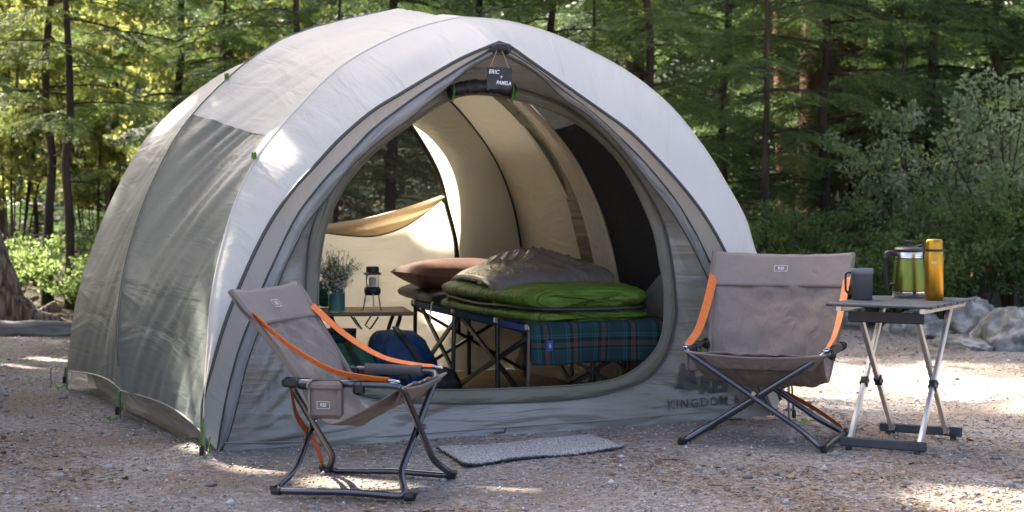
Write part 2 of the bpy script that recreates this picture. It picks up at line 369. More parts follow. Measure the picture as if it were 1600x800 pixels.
def loft(P, Q, n, bulge=0, bdir=(0, -1, 0)):
    k = np.linspace(0, 1, n)[:, None, None]; return P[None] * (1 - k) + Q[None] * k + np.sin(np.pi * k) * bulge * np.array(bdir)
# front brow, gusset, sleeve
G = loft(A, T1, 12, .02, (0, -.6, .6)); I, J = np.meshgrid(np.linspace(0, 1, 12), np.linspace(0, 6, 91), indexing='ij')
ffp = grid('front_fly_panel', G, m_white, tent, disp=.004 * SN(21, 5)(I * 1.5, J * 1.5) * np.sin(np.pi * I), flip=True)
gus = grid('gusset', loft(T1, T2, 5, .012, (0, .6, -.3)), m_gusset, tent)
G = loft(T2, T3, 6, .018, (0, -1, 0)); I, J = np.meshgrid(np.linspace(0, 1, 6), np.linspace(0, 6, 91), indexing='ij')
slv = grid('pole_sleeve', G, m_sleeve, tent, disp=.004 * SN(22, 26)(I * .6, J) * np.sin(np.pi * I))
for P, r_, pp in ((T1, .0075, ffp), (T2, .006, gus), (T3, .004, slv)): MB().tube(P, r_, 6).build('piping', m_trim, pp)
MB().tube(A + np.array([0, -.001, .001]), .0035, 6).build('arch_seam', m_white, ffp)

# fly: two bays over the front, middle and rear arches
half = [(1.295, .125), (1.315, .4), (1.27, .72), (1.15, 1.06), (.95, 1.38), (.56, 1.70), (0, 1.864)]
halfR = [(1.285, .09), (1.262, .4), (1.205, .66), (1.09, 1.0), (.9, 1.34), (.5, 1.65), (0, 1.75)]
def arch(h, tf):
    Lp = np.array([(-s, tf(z), z) for s, z in h]); Rp = Lp[::-1].copy(); Rp[:, 0] *= -1; return both(Lp, Rp)
Mid = arch(half, lambda z: 1.345); Rear = arch(halfR, lambda z: 2.69 - .5 * (z / 1.76) ** 1.3)
A2 = A.copy()
def bay(P, Q, n=26, hem=.018):
    k = np.linspace(0, 1, n)[:, None, None]; S = np.sin(np.pi * k); G = P[None] * (1 - k) + Q[None] * k
    G[..., 0] *= 1 - .028 * S[..., 0]; zz0 = G[..., 2]; G[..., 2] = zz0 * (1 - .016 * S[..., 0] * np.clip((1.75 - zz0) / .6, .1, 1))
    v = np.linspace(0, 1, G.shape[1])[None]; e = np.exp(-np.minimum(v, 1 - v) * 22)
    G[..., 2] += hem * S[..., 0] * e; return G
def wr_side(G, seed, ang, amp):
    y, z = G[..., 1], G[..., 2]; c, s_ = math.cos(ang), math.sin(ang); slow = SN(seed + 50, 2.2)(y, z)
    q = y * s_ - z * c; p = y * c + z * s_
    env = .45 + .55 * (SN(seed + 9, 2.6)(y, z) * .5 + .5).clip(0, 1)
    return amp * env * (.9 * SN(seed, 14, 6)(q + .06 * slow, p * .10) + 1.3 * (ridged(seed + 3, 24, q + .07 * slow, p * .13) - .4) * env + .35 * SN(seed + 5, 60, 6)(q + .05 * slow, p * .12))
for bi, (P, Q) in enumerate(((A2, Mid), (Mid, Rear))):
    def dense(X): return np.vstack([resample(X[:46], 91), resample(X[45:], 91)[1:]])
    Gd = bay(dense(P), dense(Q), 60)
    edge = np.sin(np.pi * np.linspace(0, 1, 60))[:, None] ** .5
    dl = wr_side(Gd, 31 + bi, -.75, .008) * edge
    j = int(np.searchsorted(dense(Mid)[:91, 2], 1.345))   # the seam where grey meets white
    sp1 = grid('side_panel', Gd[:, :j + 1], m_fgrey, tent, disp=dl[:, :j + 1])
    sp2 = grid('side_panel', Gd[:, 180 - j:], m_fgrey, tent, disp=dl[:, 180 - j:])
    grid('roof_panel', Gd[:, j:181 - j], m_white, tent, disp=dl[:, j:181 - j] * .45)
    MB().tube(Gd[:, 0] , .004, 6).build('hem', m_fgrey, sp1); MB().tube(Gd[:, -1], .004, 6).build('hem', m_fgrey, sp2)
MB().tube(Mid[2:44] * np.array([1.003, 1, 1]) + np.array([-.001, 0, .001]), .0028, 6).build('side_seam', m_fgrey, tent)
ow = [(.72, .02), (.74, .5), (.72, 1.0), (.60, 1.28), (.34, 1.46), (0, 1.52)]
trr = lambda z: 2.69 - .5 * (z / 1.76) ** 1.3
Ro = arch(ow, lambda z: trr(z) - .0)
grid('rear_fly_wall', loft(Rear, Ro, 8), m_fgrey, tent, flip=True)
MB().tube(Ro, .006, 6).build('rear_door_edge', m_trim, tent)
# small green toggles on the seams
for p_ in (tl(400, 243, lambda z: tA(z)), tl(271, 240, lambda z: 1.345), tl(357, 120, lambda z: 1.345)):
    MB().box(p_ + np.array([-.012, -.012, .0]), (.014, .03, .03), None, .004).build('toggle', m_green, tent)

# door wall with a rounded D opening
D1p = [(477, 441), (485, 366), (503, 315), (545, 250), (610, 190), (690, 142), (745, 133), (801, 138), (837, 146), (882, 163), (922, 193), (965, 235), (1007, 292), (1037, 352), (1050, 416), (1056, 470), (1055, 505), (1040, 556), (1010, 592), (955, 612), (912, 621), (819, 628), (694, 630), (600, 624), (535, 604), (497, 560), (480, 505)]
D2p = [(497, 454), (502, 395), (513, 345), (540, 290), (585, 238), (645, 192), (705, 155), (750, 148), (799, 155), (835, 164), (880, 182), (922, 208), (965, 251), (995, 301), (1020, 360), (1031, 416), (1037, 455), (1035, 515), (1019, 552), (980, 584), (925, 599), (819, 606), (694, 609), (605, 604), (545, 585), (512, 545), (499, 495)]
D1 = spline(tls(D1p, tD), 4, True); D2 = spline(tls(D2p, lambda z: tD(z) + .012), 4, True)
Bot = tls([(1208, 649), (1130, 656), (1000, 666), (850, 676), (700, 686), (560, 695), (430, 702), (341, 705)], lambda z: .20); Bot[:, 2] = np.clip(Bot[:, 2], -.004, .02)
O = np.vstack([resample(T3[:46], 60), resample(T3[45:], 60)[1:], resample(Bot, 60)[1:-1]])
cen = np.array([tl(770, 420, tD)[0], tl(770, 420, tD)[2]])
def polar(P, n):                     # loop sampled at n angles about cen (in the s, z plane)
    a = np.unwrap(np.arctan2(P[:, 2] - cen[1], P[:, 0] - cen[0])); 
    if a[-1] < a[0]: P = P[::-1]; a = a[::-1]
    a2 = np.r_[a, a[0] + 2 * np.pi]; P2 = np.vstack([P, P[:1]]); x = np.linspace(0, 2 * np.pi, n, endpoint=False) - np.pi
    xx = a2[0] + np.mod(x - a2[0], 2 * np.pi); o = np.argsort(a2, kind='stable')
    return np.stack([np.interp(xx, a2[o], P2[o, i]) for i in range(3)], 1)
NA = 360
Oo, Da, Db = polar(O, NA), polar(D1, NA), polar(D2, NA)
def ringgrid(P, Q, n, disp=None):
    k = np.linspace(0, 1, n)[:, None, None]; G = P[None] * (1 - k) + Q[None] * k; G = np.concatenate([G, G[:, :1]], 1)
    if disp is not None: G[..., 1] += disp(G[..., 0], G[..., 2], np.repeat(np.linspace(0, 1, n)[:, None], G.shape[1], 1))
    return G
def wall_disp(s, z, k):
    d = 0
    for (cs, cz, sd, am) in ((-1.20, .0, 41, 1.15), (1.27, .02, 42, .42)):            # folds fanning out of the two staked corners
        dx, dz = s - cs, z - cz; r_ = np.hypot(dx, dz); a = np.arctan2(dz, np.abs(dx) + 1e-6)
        d = d + am * (.050 * (ridged(sd + 60, 22, a * 1.0, r_ * .3) ** 2 - .3) + .018 * SN(sd, 40, 6)(a * 1.0, r_ * .35)) * np.clip(r_ / .3, 0, 1) * np.exp(-r_ / .8)
    d = d + .006 * SN(43, 18)(s * .3, z + .1 * s) + .006 * SN(44, 5)(s, z)
    return d * np.sin(np.pi * np.clip(k, 0, 1)) ** .6
G = ringgrid(Oo, Da, 40, wall_disp)
dwl = grid('door_wall', G, m_wall, tent, uv=np.stack([G[..., 0], G[..., 2]], -1))
wall_bvh = BVHTree.FromPolygons([tuple(v) for v in G.reshape(-1, 3)], [(i * 361 + j, i * 361 + j + 1, (i + 1) * 361 + j + 1, (i + 1) * 361 + j) for i in range(39) for j in range(360)])
G2 = ringgrid(Da, Db, 6, lambda s, z, k: .004 * SN(45, 30)(s, z) * np.sin(np.pi * k) - .012 * np.sin(np.pi * k))
dfl = grid('door_flange', G2, m_flange, tent)
MB().tube(Da + np.array([0, -.006, 0]), .0045, 6, closed=True).build('zipper', m_trim, dfl)
MB().tube(Db + np.array([0, -.003, 0]), .0035, 6, closed=True).build('zipper', m_flange, dfl)
# seam across the wall near the ground with a small vent hook
Ls = [(380, 600), (352, 602)]
sm = []
for u, v in [(352, 601), (400, 600), (440, 599), (470, 598)]:
    p_ = tl(u, v, lambda z: .2); h = wall_bvh.ray_cast(Vector((p_[0], -1, p_[2])), Vector((0, 1, 0)))[0]; sm.append(h + Vector((0, -.002, 0)) if h else Vector(p_))
MB().tube(sm, .002, 5).build('wall_seam', m_wall, dwl)
hem = []
for u, v in [(345, 692), (480, 690), (600, 682), (785, 668), (950, 656), (1100, 644), (1200, 636)]:
    p_ = tl(u, v, lambda z: .2); h = wall_bvh.ray_cast(Vector((p_[0], -1, p_[2])), Vector((0, 1, 0)))[0]; hem.append(h + Vector((0, -.002, 0)) if h else Vector(p_))
MB().tube(hem, .003, 5).build('wall_seam', m_wall, dwl)
hk = []
for u, v in [(788, 668), (786, 678), (782, 685), (770, 690)]:
    p_ = tl(u, v, lambda z: .2); hk.append(Vector((p_[0], .185, max(p_[2], .012))))
MB().tube(hk, .004, 6).build('floor_loop', m_trim, dwl)
# printed logo: three pines and lettering
def on_wall(V, u, v, off=.009):
    c = tl(u, v, lambda z: .2); out = []
    for q in V:
        s_, z_ = c[0] + q[0], c[2] + q[1]; h = wall_bvh.ray_cast(Vector((s_, -1, z_)), Vector((0, 1, 0)))[0]
        out.append((s_, (h.y if h else .2) - off - (q[2] if len(q) > 2 else 0) * .2, z_))
    return out
def fine(V, F, it=1):
    import bmesh
    bm = bmesh.new(); vs = [bm.verts.new(v) for v in V]
    for f in F:
        try: bm.faces.new([vs[i] for i in f])
        except ValueError: pass
    bmesh.ops.triangulate(bm, faces=bm.faces[:])
    for _ in range(it):
        es = [e for e in bm.edges if e.calc_length() > .012]
        bmesh.ops.subdivide_edges(bm, edges=es, cuts=1); bmesh.ops.triangulate(bm, faces=bm.faces[:])
    V = [tuple(v.co) for v in bm.verts]; bm.verts.index_update(); F = [tuple(v.index for v in f.verts) for f in bm.faces]; bm.free(); return V, F
Vt, Ft = fine(*text_mesh('KINGDOM 6', .052, space=1.25, offset=.0006), 2)
mk('lettering', on_wall([(x_ * 1.05, y_ + x_ * .03) for x_, y_, _ in Vt], 1100, 629), Ft, m_logo, dwl, False)
Vt, Ft = fine(*text_mesh('REI', .105, offset=.004), 2)
mk('lettering', on_wall([(x_, y_ + x_ * .03) for x_, y_, _ in Vt], 1118, 602), Ft, m_logo, dwl, False)
PV, PF = [], []
for cx, sc in ((-.015, 1.0), (.028, .72)):
    pts = [(0, .135)]
    for q in range(4):
        y_ = .135 - .028 * (q + 1); wq = .012 + .0085 * (q + 1); pts += [(wq, y_), (wq * .55, y_ + .003)] if q < 3 else [(wq, y_)]
    pr = [(cx + a_ * sc, b_ * sc) for a_, b_ in pts]; pl = [(cx - a_ * sc, b_ * sc) for a_, b_ in pts[1:]][::-1]
    b_ = len(PV); PV += [(a_, c_, 0) for a_, c_ in pr + pl]; PF.append(tuple(range(b_, len(PV))))
PV, PF = fine(PV, PF, 2)
mk('pine_logo', on_wall([(x_, y_) for x_, y_, _ in PV], 1077, 616, .008), PF, m_logo, dwl, False)

# peak cap, rolled door
cap = tl(780, 73, tT2); cm = MB(); cm.tube([cap + np.array([-.038, -.004, -.018]), cap + np.array([-.02, -.012, -.004]), cap + np.array([.02, -.012, -.004]), cap + np.array([.038, -.004, -.018])], [.018, .021, .021, .018], 10); cm.build('peak_cap', m_black, tent)
rp = spline(tls([(702, 142), (725, 137), (752, 135), (780, 137), (803, 143)], lambda z: tD(z) - .03), 6)
rr = .029 + .005 * SN(46, 18)(np.arange(len(rp)) * .35, 0) ; roll = MB(); roll.tube(rp, rr, 12); rdo = roll.build('rolled_door', m_black, tent)
for i in (1, len(rp) - 3):
    c_ = rp[i]; ring = [c_ + np.array([0, .037 * math.cos(a_), .037 * math.sin(a_)]) for a_ in np.linspace(0, 2 * np.pi, 12, endpoint=False)]
    g_ = MB(); g_.tube(ring, .0035, 6, closed=True); g_.tube([c_ + np.array([0, -.028, -.01]), c_ + np.array([-.004, -.03, -.05])], .004, 6); g_.build('door_toggle', m_green, rdo)

# inner tent
sec = [(1.20, .012), (1.225, .3), (1.16, .65), (1.035, 1.0), (.82, 1.3), (.46, 1.58), (0, 1.69)]
secs = resample(spline([(s, z, 0) for s, z in sec], 6), 50)[:, :2]
tf_ = lambda z: .30 + .2 * z
tb_ = lambda z: 2.56 - .45 * (np.maximum(z, 0) / 1.7) ** 1.3
def inner(u0, u1, n, side, v1=50, fold=0, seed=0):
    u = np.linspace(u0, u1, n)[:, None]; s = secs[None, :v1, 0] * np.ones_like(u); z = secs[None, :v1, 1] * np.ones_like(u)
    t = tf_(z) * (1 - u) + tb_(z) * u
    sag = np.sin(np.pi * np.clip(u, 0, 1)) * .02; s = s * (1 - sag); z = z * (1 - sag * .6)
    if fold:
        ph = np.linspace(0, 1, n)[:, None]; d = fold * (np.sin(ph * 2 * np.pi * 6 + seed) * .6 + .5) * (.35 + .65 * (1 - z / 1.7)); s = s - d
    else: s = s - .008 * SN(60 + seed, 7)(t, z) - .004 * SN(61 + seed, 20)(t + z * .7, z * .2)
    return np.stack([s * side, t, z], -1)
grid('inner_side_panel', inner(.585, 1, 24, 1, seed=1), m_cream, tent)
grid('side_strip', inner(.51, .60, 8, 1, seed=2) - np.array([.012, 0, 0]), m_olive, tent)
grid('gathered_curtain', inner(.42, .525, 60, 1, fold=.05), m_cream, tent)
grid('side_netting', inner(0, .45, 20, 1, seed=4) + np.array([.012, 0, 0]), m_mesh2, tent)
grid('inner_side_panel', inner(0, 1, 40, -1, seed=5)[:, 8:], m_cream, tent)
# a grey flap across the foot of the side netting
G = inner(.02, .35, 16, 1, 18, seed=6); G[..., 0] -= .02; k = np.linspace(0, 1, 16)[:, None]; G[..., 2] = .02 + (G[..., 2] - .02) * (1.0 - .55 * k) 
grid('netting_flap', G, m_wall, tent)
# rear wall around its netting window
Wp = [(634, 187), (600, 168), (545, 176), (495, 215), (472, 285), (482, 352), (515, 350), (565, 342), (625, 327), (694, 306), (686, 275), (662, 228)]
W0 = tls(Wp, lambda z: float(tb_(np.array(z)))); W = np.vstack([resample(np.vstack([W0[i], W0[(i + 1) % len(W0)]]), 7)[:-1] for i in range(len(W0))])
bo = [(s, 0, z) for s, z in secs] + [(-s, 0, z) for s, z in secs[::-1][1:]]
bo = np.array(bo); bo = np.vstack([bo, resample(np.array([bo[-1], bo[0]]), 40)[1:-1]]); bo[:, 1] = [float(tb_(np.array(z))) for z in bo[:, 2]]
cen = np.array([W[:, 0].mean(), W[:, 2].mean()])
Bo, Wo = polar(bo, 240), polar(W, 240)
def bd(s, z, k): return -(.012 * SN(63, 6)(s, z) + .004 * SN(64, 22)(s * .4, z)) * np.sin(np.pi * k)
G = ringgrid(Bo, Wo, 20); G[..., 1] = tb_(G[..., 2]); G[..., 1] += bd(G[..., 0], G[..., 2], np.repeat(np.linspace(0, 1, 20)[:, None], G.shape[1], 1))
grid('rear_wall', G, m_cream, tent, uv=np.stack([G[..., 0], G[..., 2]], -1))
wv = [np.array([cen[0], float(tb_(np.array(cen[1]))), cen[1]])] + list(Wo); mk('rear_netting', wv, [(0, 1 + i, 1 + (i + 1) % 240) for i in range(240)], m_mesh, tent, False)
zl = tls([(590, 163), (612, 170), (634, 187), (662, 228), (686, 275), (699, 326), (711, 373), (714, 410), (716, 470), (716, 520)], lambda z: float(tb_(np.array(z))) - .012)
MB().tube(spline(zl, 5), .013, 8).build('door_arch', m_dpole, tent)
ep = np.array([(s * .992, float(tb_(np.array(z))) - .012, z) for s, z in secs]); MB().tube(ep, .0055, 6).build('corner_pole', m_dpole, tent)
f1 = spline(tls([(496, 352), (540, 346), (590, 337), (640, 322), (692, 304)], lambda z: float(tb_(np.array(z))) - .02), 6); f2 = spline(tls([(498, 362), (545, 368), (590, 368), (640, 350), (690, 312)], lambda z: float(tb_(np.array(z))) - .05), 6)
grid('window_flap', loft(f1, f2, 6, .035, (0, -1, 0)), m_tan, tent); MB().tube(f2, .005, 6).build('flap_edge', m_olive, tent)
MB().box(tl(693, 310, lambda z: float(tb_(np.array(z))) - .04), (.018, .012, .05), None, .003).build('flap_toggle', m_green, tent)
mk('floor', [(-1.21, .21, .006), (1.21, .21, .006), (1.21, 2.56, .006), (-1.21, 2.56, .006)], [(0, 1, 2, 3)], m_floor, tent, False)
# lower body wall showing below the fly hem, left and right
for sd in (-1, 1):
    t_ = np.linspace(.2, 2.56, 50); z_ = np.linspace(.0, .34, 12); Tt, Zz = np.meshgrid(t_, z_, indexing='ij')
    Ss = 1.20 + .016 * np.sin(Zz / .34 * np.pi) + .010 * SN(66, 8)(Tt, Zz * 2) - .03 * (1 - Zz / .34)
    grid('lower_wall', np.stack([Ss * sd, Tt, Zz], -1), m_wall, tent, flip=sd > 0)
# corner poles with green webbing and buckles
def staked(foot, out, h):
    f = np.array(foot); lp = MB().tube([f + np.array([0, 0, -.01]), f + np.array([0, .004, h])], .0065, 8).build('leg_pole', m_pole, tent)
    for P, W_ in ((spline([f + np.array([-.006 * out, -.006, h * .95]), f + np.array([-.012 * out, -.012, h * .5]), f + np.array([-.010 * out, -.012, .03])], 5), (.008, -.003, 0)),
                  (spline([f + np.array([-.008 * out, -.012, .022]), f + np.array([.04 * -out, -.03, .010]), f + np.array([.065 * -out, -.045, .020]), f + np.array([.05 * -out, -.06, .006])], 6), (.0, .012, .006)),
                  (spline([f + np.array([0, -.008, .010]), f + np.array([.025 * out, .03, .035]), f + np.array([.045 * out, .09, .075])], 5), (.006, 0, .012))):
        MB().ribbon(P, W_, .002).build('webbing', m_green, lp)
    MB().box(f + np.array([-.014 * out, -.016, .045]), (.016, .010, .036), None, .003).build('buckle', m_black, lp)
def tp(u, v): g = gp(u, v) - TC; return np.array([g @ E1, g @ E2, 0.0])
staked(tp(319, 722), 1, .17); staked(tp(187, 657), 1, .13); staked(tp(104, 607), 1, .11); staked(tp(1233, 663), -1, .20)
sk = thing('tent_stake', 'thin metal stake standing in gravel near the rear tent corner', 'tent stake', tuple(gp(79, 605)))
MB().tube([(0, 0, -.03), (.002, 0, .098)], .004, 8).build('shaft', m_pole, sk); MB().lathe([(0, 0), (.008, 0), (.009, .006), (0, .010)], (.002, 0, .096), 10).build('head', m_pole, sk)

# ------------------------------------------------------------------ chalkboard sign hanging at the peak
m_slate = M('slate', (.03, .032, .034), (.05, .052, .055), 20, rough=.7, bump=.001, bscale=80)
m_chalk = M('chalk', (.85, .85, .85), rough=.9)
m_twine = M('twine', (.45, .34, .2), rough=.9)
sw = lambda u, v: wp(u, v, 7.20)
sg = thing('chalkboard_sign', 'small black slate sign with white chalk names hanging from tent peak', 'sign', tuple(sw(780, 128)), .12)
rr_ = np.random.default_rng(3); hw, hh = .060, .052; edge = []
for a_, b_ in (((-hw, -hh), (hw, -hh * .9)), ((hw, -hh * .9), (hw * .95, hh * .85)), ((hw * .95, hh * .85), (-hw * .9, hh)), ((-hw * .9, hh), (-hw, -hh))):
    for q in range(7): edge.append((a_[0] + (b_[0] - a_[0]) * q / 7 + rr_.normal(0, .0018), a_[1] + (b_[1] - a_[1]) * q / 7 + rr_.normal(0, .0018)))
k = len(edge); mk('board', [(x, -.004, z) for x, z in edge] + [(x, .004, z) for x, z in edge], [tuple(range(k)), tuple(range(2 * k - 1, k - 1, -1))] + [(i, k + i, k + (i + 1) % k, (i + 1) % k) for i in range(k)], m_slate, sg, False); bdo = sg.children[0] if sg.children else bpy.data.objects['board']
for tx, sz, cx, cz in (('Eric', .032, -.026, .028), ('+', .03, .008, .004), ('Pamela', .030, .020, -.024)):
    V_, F_ = text_mesh(tx.upper() if len(tx) > 1 else tx, sz * .82, shear=.25, offset=.0005)
    V_ = [(cx + x * (.78 if tx == 'Pamela' else .9), -.0052, cz + y - x * .06) for x, y, _ in V_]; mk('lettering', V_, F_, m_chalk, bdo, False)
for x0, x1 in ((-.045, -.012), (.045, .012)):
    MB().tube([(x0, -.002, .046), ((x0 + x1) / 2, -.008, .085), (x1, -.004, .128)], .0014, 5).build('twine', m_twine, sg)

sg.scale = (.88, .88, .88); sg.location.z += .016
# ------------------------------------------------------------------ camp chairs
m_chair = M('chair_canvas', (.205, .168, .143), (.215, .177, .151), 40, rough=.75, wr=.016, wrs=(9, 16, 1), wrrot=.4, bump=.0008, bscale=400, spec=.35)
m_chair2 = M('chair_canvas_band', (.23, .193, .168), (.24, .202, .176), 40, rough=.7, wr=.005, wrs=(9, 8, 1), wrrot=.2, bump=.0008, bscale=400, spec=.35)
m_steel = M('gunmetal_tube', (.10, .105, .125), (.13, .135, .155), 8, rough=.25, metal=.9, spec=.6)
m_orange = M('orange_webbing', (.70, .16, .025), (.80, .20, .035), 30, rough=.55, bump=.0008, bscale=500)
m_orange2 = M('orange_webbing_dark', (.30, .065, .015), (.36, .08, .018), 30, rough=.65)
m_plast = M('black_plastic', (.018, .018, .02), (.028, .028, .03), 20, rough=.45)
m_foam = M('foam_grip', (.10, .09, .085), (.12, .105, .10), 30, rough=.85, bump=.0008, bscale=200)
m_chrome = M('bright_hook', (.7, .7, .72), rough=.15, metal=1)
m_print = M('white_print', (.6, .6, .6), rough=.7)
def camp_chair(label, loc, ang, w, zt, lean, ha=.375, al=.195, gl=.235, wb=None, wt=None):
    wb = wb or w; wt = wt or w * 1.03
    c = thing('camp_chair', label, 'chair', loc, ang, 'low camp chairs before the tent')
    for sgn, off in ((1, .011), (-1, -.011)):
        x0, x1 = w * sgn, -wb * sgn
        ki = lambda f, yy: (x0 + (x1 - x0) * f, yy, ha + (.014 - ha) * (f + .0))
        P = [(x0, -al + off, ha), (x0, al + off, ha), ki(.84, al + off - .012), (x1, gl + off, .014), (x1 + .0, .02, .022), (x1, -gl + off, .014), ki(.84, -al + off + .012)]
        fo = MB().tube(rounded(P, .045, 6), .0115, 12, closed=True).build('tube_frame', m_steel, c)
        MB().lathe([(.0, -.014), (.009, -.014), (.009, .014), (0, .014)], (0, al * sgn + .004, (ha + .05) / 2), 10, Matrix.Rotation(rad(90), 3, 'X')).build('pivot_bolt', m_chrome, fo)
        for yy in (gl, -gl):
            e = MB(); e.tube([(x1, yy - .02 * np.sign(yy), .014), (x1, yy + .006 * np.sign(yy), .0145), (x1 * .985, yy + .008 * np.sign(yy), .03)], .0145, 10); e.build('foot_sleeve', m_plast, fo)
        # back pole with joint
        pb = np.array([(w - .022) * sgn, -.135, ha - .012]); pt = np.array([wt * sgn, -.135 - lean, zt])
        MB().tube([pb - (pt - pb) * .10, pb, pt], .0105, 10).build('back_pole', m_chair, c)
        for jc, jd in ((pb + np.array([.01 * sgn, .0, .008]), (.034, .05, .036)), (np.array([w * sgn, -al + .02, ha]), (.032, .06, .034)), (np.array([w * sgn, .06, ha - .012]), (.03, .035, .045))): MB().box(jc, jd, None, .008).build('joint', m_plast, fo)
        # orange strap from back pole to arm front
        s0 = pb + (pt - pb) * .74 + np.array([-.005 * sgn, .012, 0]); s1 = np.array([w * sgn * .995, al - .03, ha + .018])
        P = [s0, s0 * .72 + s1 * .28 + np.array([0, -.0, -.045]), s0 * .42 + s1 * .58 + np.array([0, -.0, -.058]), s0 * .15 + s1 * .85 + np.array([0, 0, -.026]), s1]
        P = spline(P, 6); kk = np.linspace(0, 1, len(P))[:, None]
        osb = MB().ribbon(P, np.array([.032 * sgn, .004, .027 if sgn > 0 else .013]) * (1 - kk * .45), .0022).build('orange_strap', m_orange, c)
        h = MB(); h.tube(rounded([s1 + np.array([-.012, 0, 0]), s1 + np.array([.012, 0, 0]), s1 + np.array([.008, .035, -.006]), s1 + np.array([-.008, .035, -.006])], .006, 3), .0022, 6, closed=True); h.build('strap_hook', m_chrome, osb)
    # sling: back and seat in one cloth
    yb = -.135; prof = [(yb - lean * 1.0, zt), (yb - lean * .75, zt - (zt - ha) * .25), (yb - lean * .5, zt - (zt - ha) * .5), (yb - lean * .2, zt - (zt - ha) * .8), (yb - .005, ha - .03), (yb + .03, ha - .10), (yb + .09, ha - .135), (yb + .18, ha - .10), (al - .03, ha - .03), (al + .012, ha - .006)]
    wd = [wt, wt * .995, w * .985, w * .96, w * .93, w * .90, w * .89, w * .91, w * .95, w * .985]
    pr = resample(spline([(a_, b_, c_) for (a_, b_), c_ in zip(prof, wd)], 8), 60); xs = np.linspace(-1, 1, 33)
    G = np.zeros((60, 33, 3)); L_ = np.linspace(0, 1, 60)[:, None]; bow = (1 - xs[None] ** 2)
    G[..., 0] = pr[:, 2:3] * xs[None]; G[..., 1] = pr[:, 0:1] - .035 * bow * np.exp(-((L_ - .32) / .2) ** 2); G[..., 2] = pr[:, 1:2] - .012 * bow * np.exp(-(L_ / .12) ** 2) - .03 * bow * np.exp(-((L_ - .75) / .14) ** 2)
    sd = int(loc[0] * 100) % 97
    dp = .006 * SN(sd, 12)(xs[None] + 0 * L_, L_ * 3) * np.sin(np.pi * L_) + .006 * (ridged(sd + 4, 9, xs[None] * .8 + L_ * 1.2, L_ * 4) ** 2 - .3) + .003 * SN(sd + 1, 30)(xs[None] * .6 + L_, L_ * 2)
    seat = grid('sling', G, m_chair, c, disp=dp * (1 - xs[None] ** 6), solid=.003)
    # header band with label
    Gb = G[:12].copy(); nb = np.array([0, math.cos(math.atan2(lean, zt - ha)), math.sin(math.atan2(lean, zt - ha))]); Gb += nb * .006; Gb[:, :, 0] *= 1.025
    back = Gb - nb * .014
    loop = np.concatenate([Gb[::-1], back], 0); loop[:, 0, 0] *= 1.0
    hb = grid('header_band', loop, m_chair2, c, solid=.002, disp=.0015 * SN(sd + 3, 9)(np.linspace(0, 1, 24)[:, None] * 2, xs[None] * 2))
    up = np.array([0, -lean, zt - ha]); up /= np.linalg.norm(up)
    def lab(V_, F_, o3, ux, uy, uz, mat=m_print, nm='label_print', par=None):
        mk(nm, [np.array(o3) + np.array(ux) * v[0] + np.array(uy) * v[1] + np.array(uz) * .002 for v in V_], F_, mat, par or c, False)
    o3 = Gb[5, 16] + nb * .004; V_, F_ = text_mesh('REI', .02, offset=.0004); lab(V_, F_, o3, (-1, 0, 0), up, nb, par=hb)
    fr = [(-.028, -.015), (.028, -.015), (.028, .015), (-.028, .015)]; fi = [(a_ * .93, b_ * .87) for a_, b_ in fr]
    lab(fr + fi, [(i, (i + 1) % 4, 4 + (i + 1) % 4, 4 + i) for i in range(4)], o3, (-1, 0, 0), up, nb, nm='label_border', par=hb)
    # front flange of the seat, hanging between the arm ends
    x_ = np.linspace(-1, 1, 25); k_ = np.linspace(0, 1, 7)[:, None]
    Gf = np.zeros((7, 25, 3)); Gf[..., 0] = x_[None] * w * (1.0 - .22 * k_); Gf[..., 1] = al + .016 - .05 * k_ - .012 * (1 - x_[None] ** 2); Gf[..., 2] = ha - .006 - .072 * k_ - .018 * (1 - x_[None] ** 2) * (1 - k_)
    grid('seat_front', Gf, m_chair, c, solid=.003)
    MB().tube(Gf[0], .005, 6).build('seat_hem', m_chair2, c)
    # grip on one arm, pouch on the other
    MB().tube([(-w, -.085, ha + .002), (-w, .125, ha + .002)], .019, 14).build('arm_grip', m_foam, c)
    px = w + .022; Gp = MB(); Gp.box((px, -.045, ha - .055), (.045, .115, .115), None, .014); Gp.box((px + .002, -.045, ha - .005), (.055, .122, .035), None, .012); p_ = Gp.build('side_pouch', m_chair, c)
    V_, F_ = text_mesh('REI', .016, offset=.0004); o3 = (px + .0225, -.045, ha - .065)
    lab(V_, F_, o3, (0, 1, 0), (0, 0, 1), (1, 0, 0), par=p_); lab([(a_ * .8, b_ * .8) for a_, b_ in fr + fi], [(i, (i + 1) % 4, 4 + (i + 1) % 4, 4 + i) for i in range(4)], o3, (0, 1, 0), (0, 0, 1), (1, 0, 0), nm='label_border', par=p_)
    # rear retaining strap
    MB().ribbon(spline([(w * .96, -al + .016, ha - .02), (w * .45, -al - .012, ha * .66), (-wb * .45, -al - .028, .13), (-wb * .96, -gl - .004, .034)], 6), (.010, .010, .026), .002).build('rear_strap', m_orange2, c)
    return c
camp_chair('taupe folding camp chair with orange straps and side pouch at left, before the door', (-.495, 5.96, 0), math.atan2(-.259, .966) - math.pi / 2, .235, .676, .235, wb=.225, wt=.285)
camp_chair('taupe folding camp chair facing forward beside the small slatted table', (1.015, 7.07, 0), math.atan2(-.94, -.34) - math.pi / 2, .28, .745, .24, gl=.25, wt=.295)

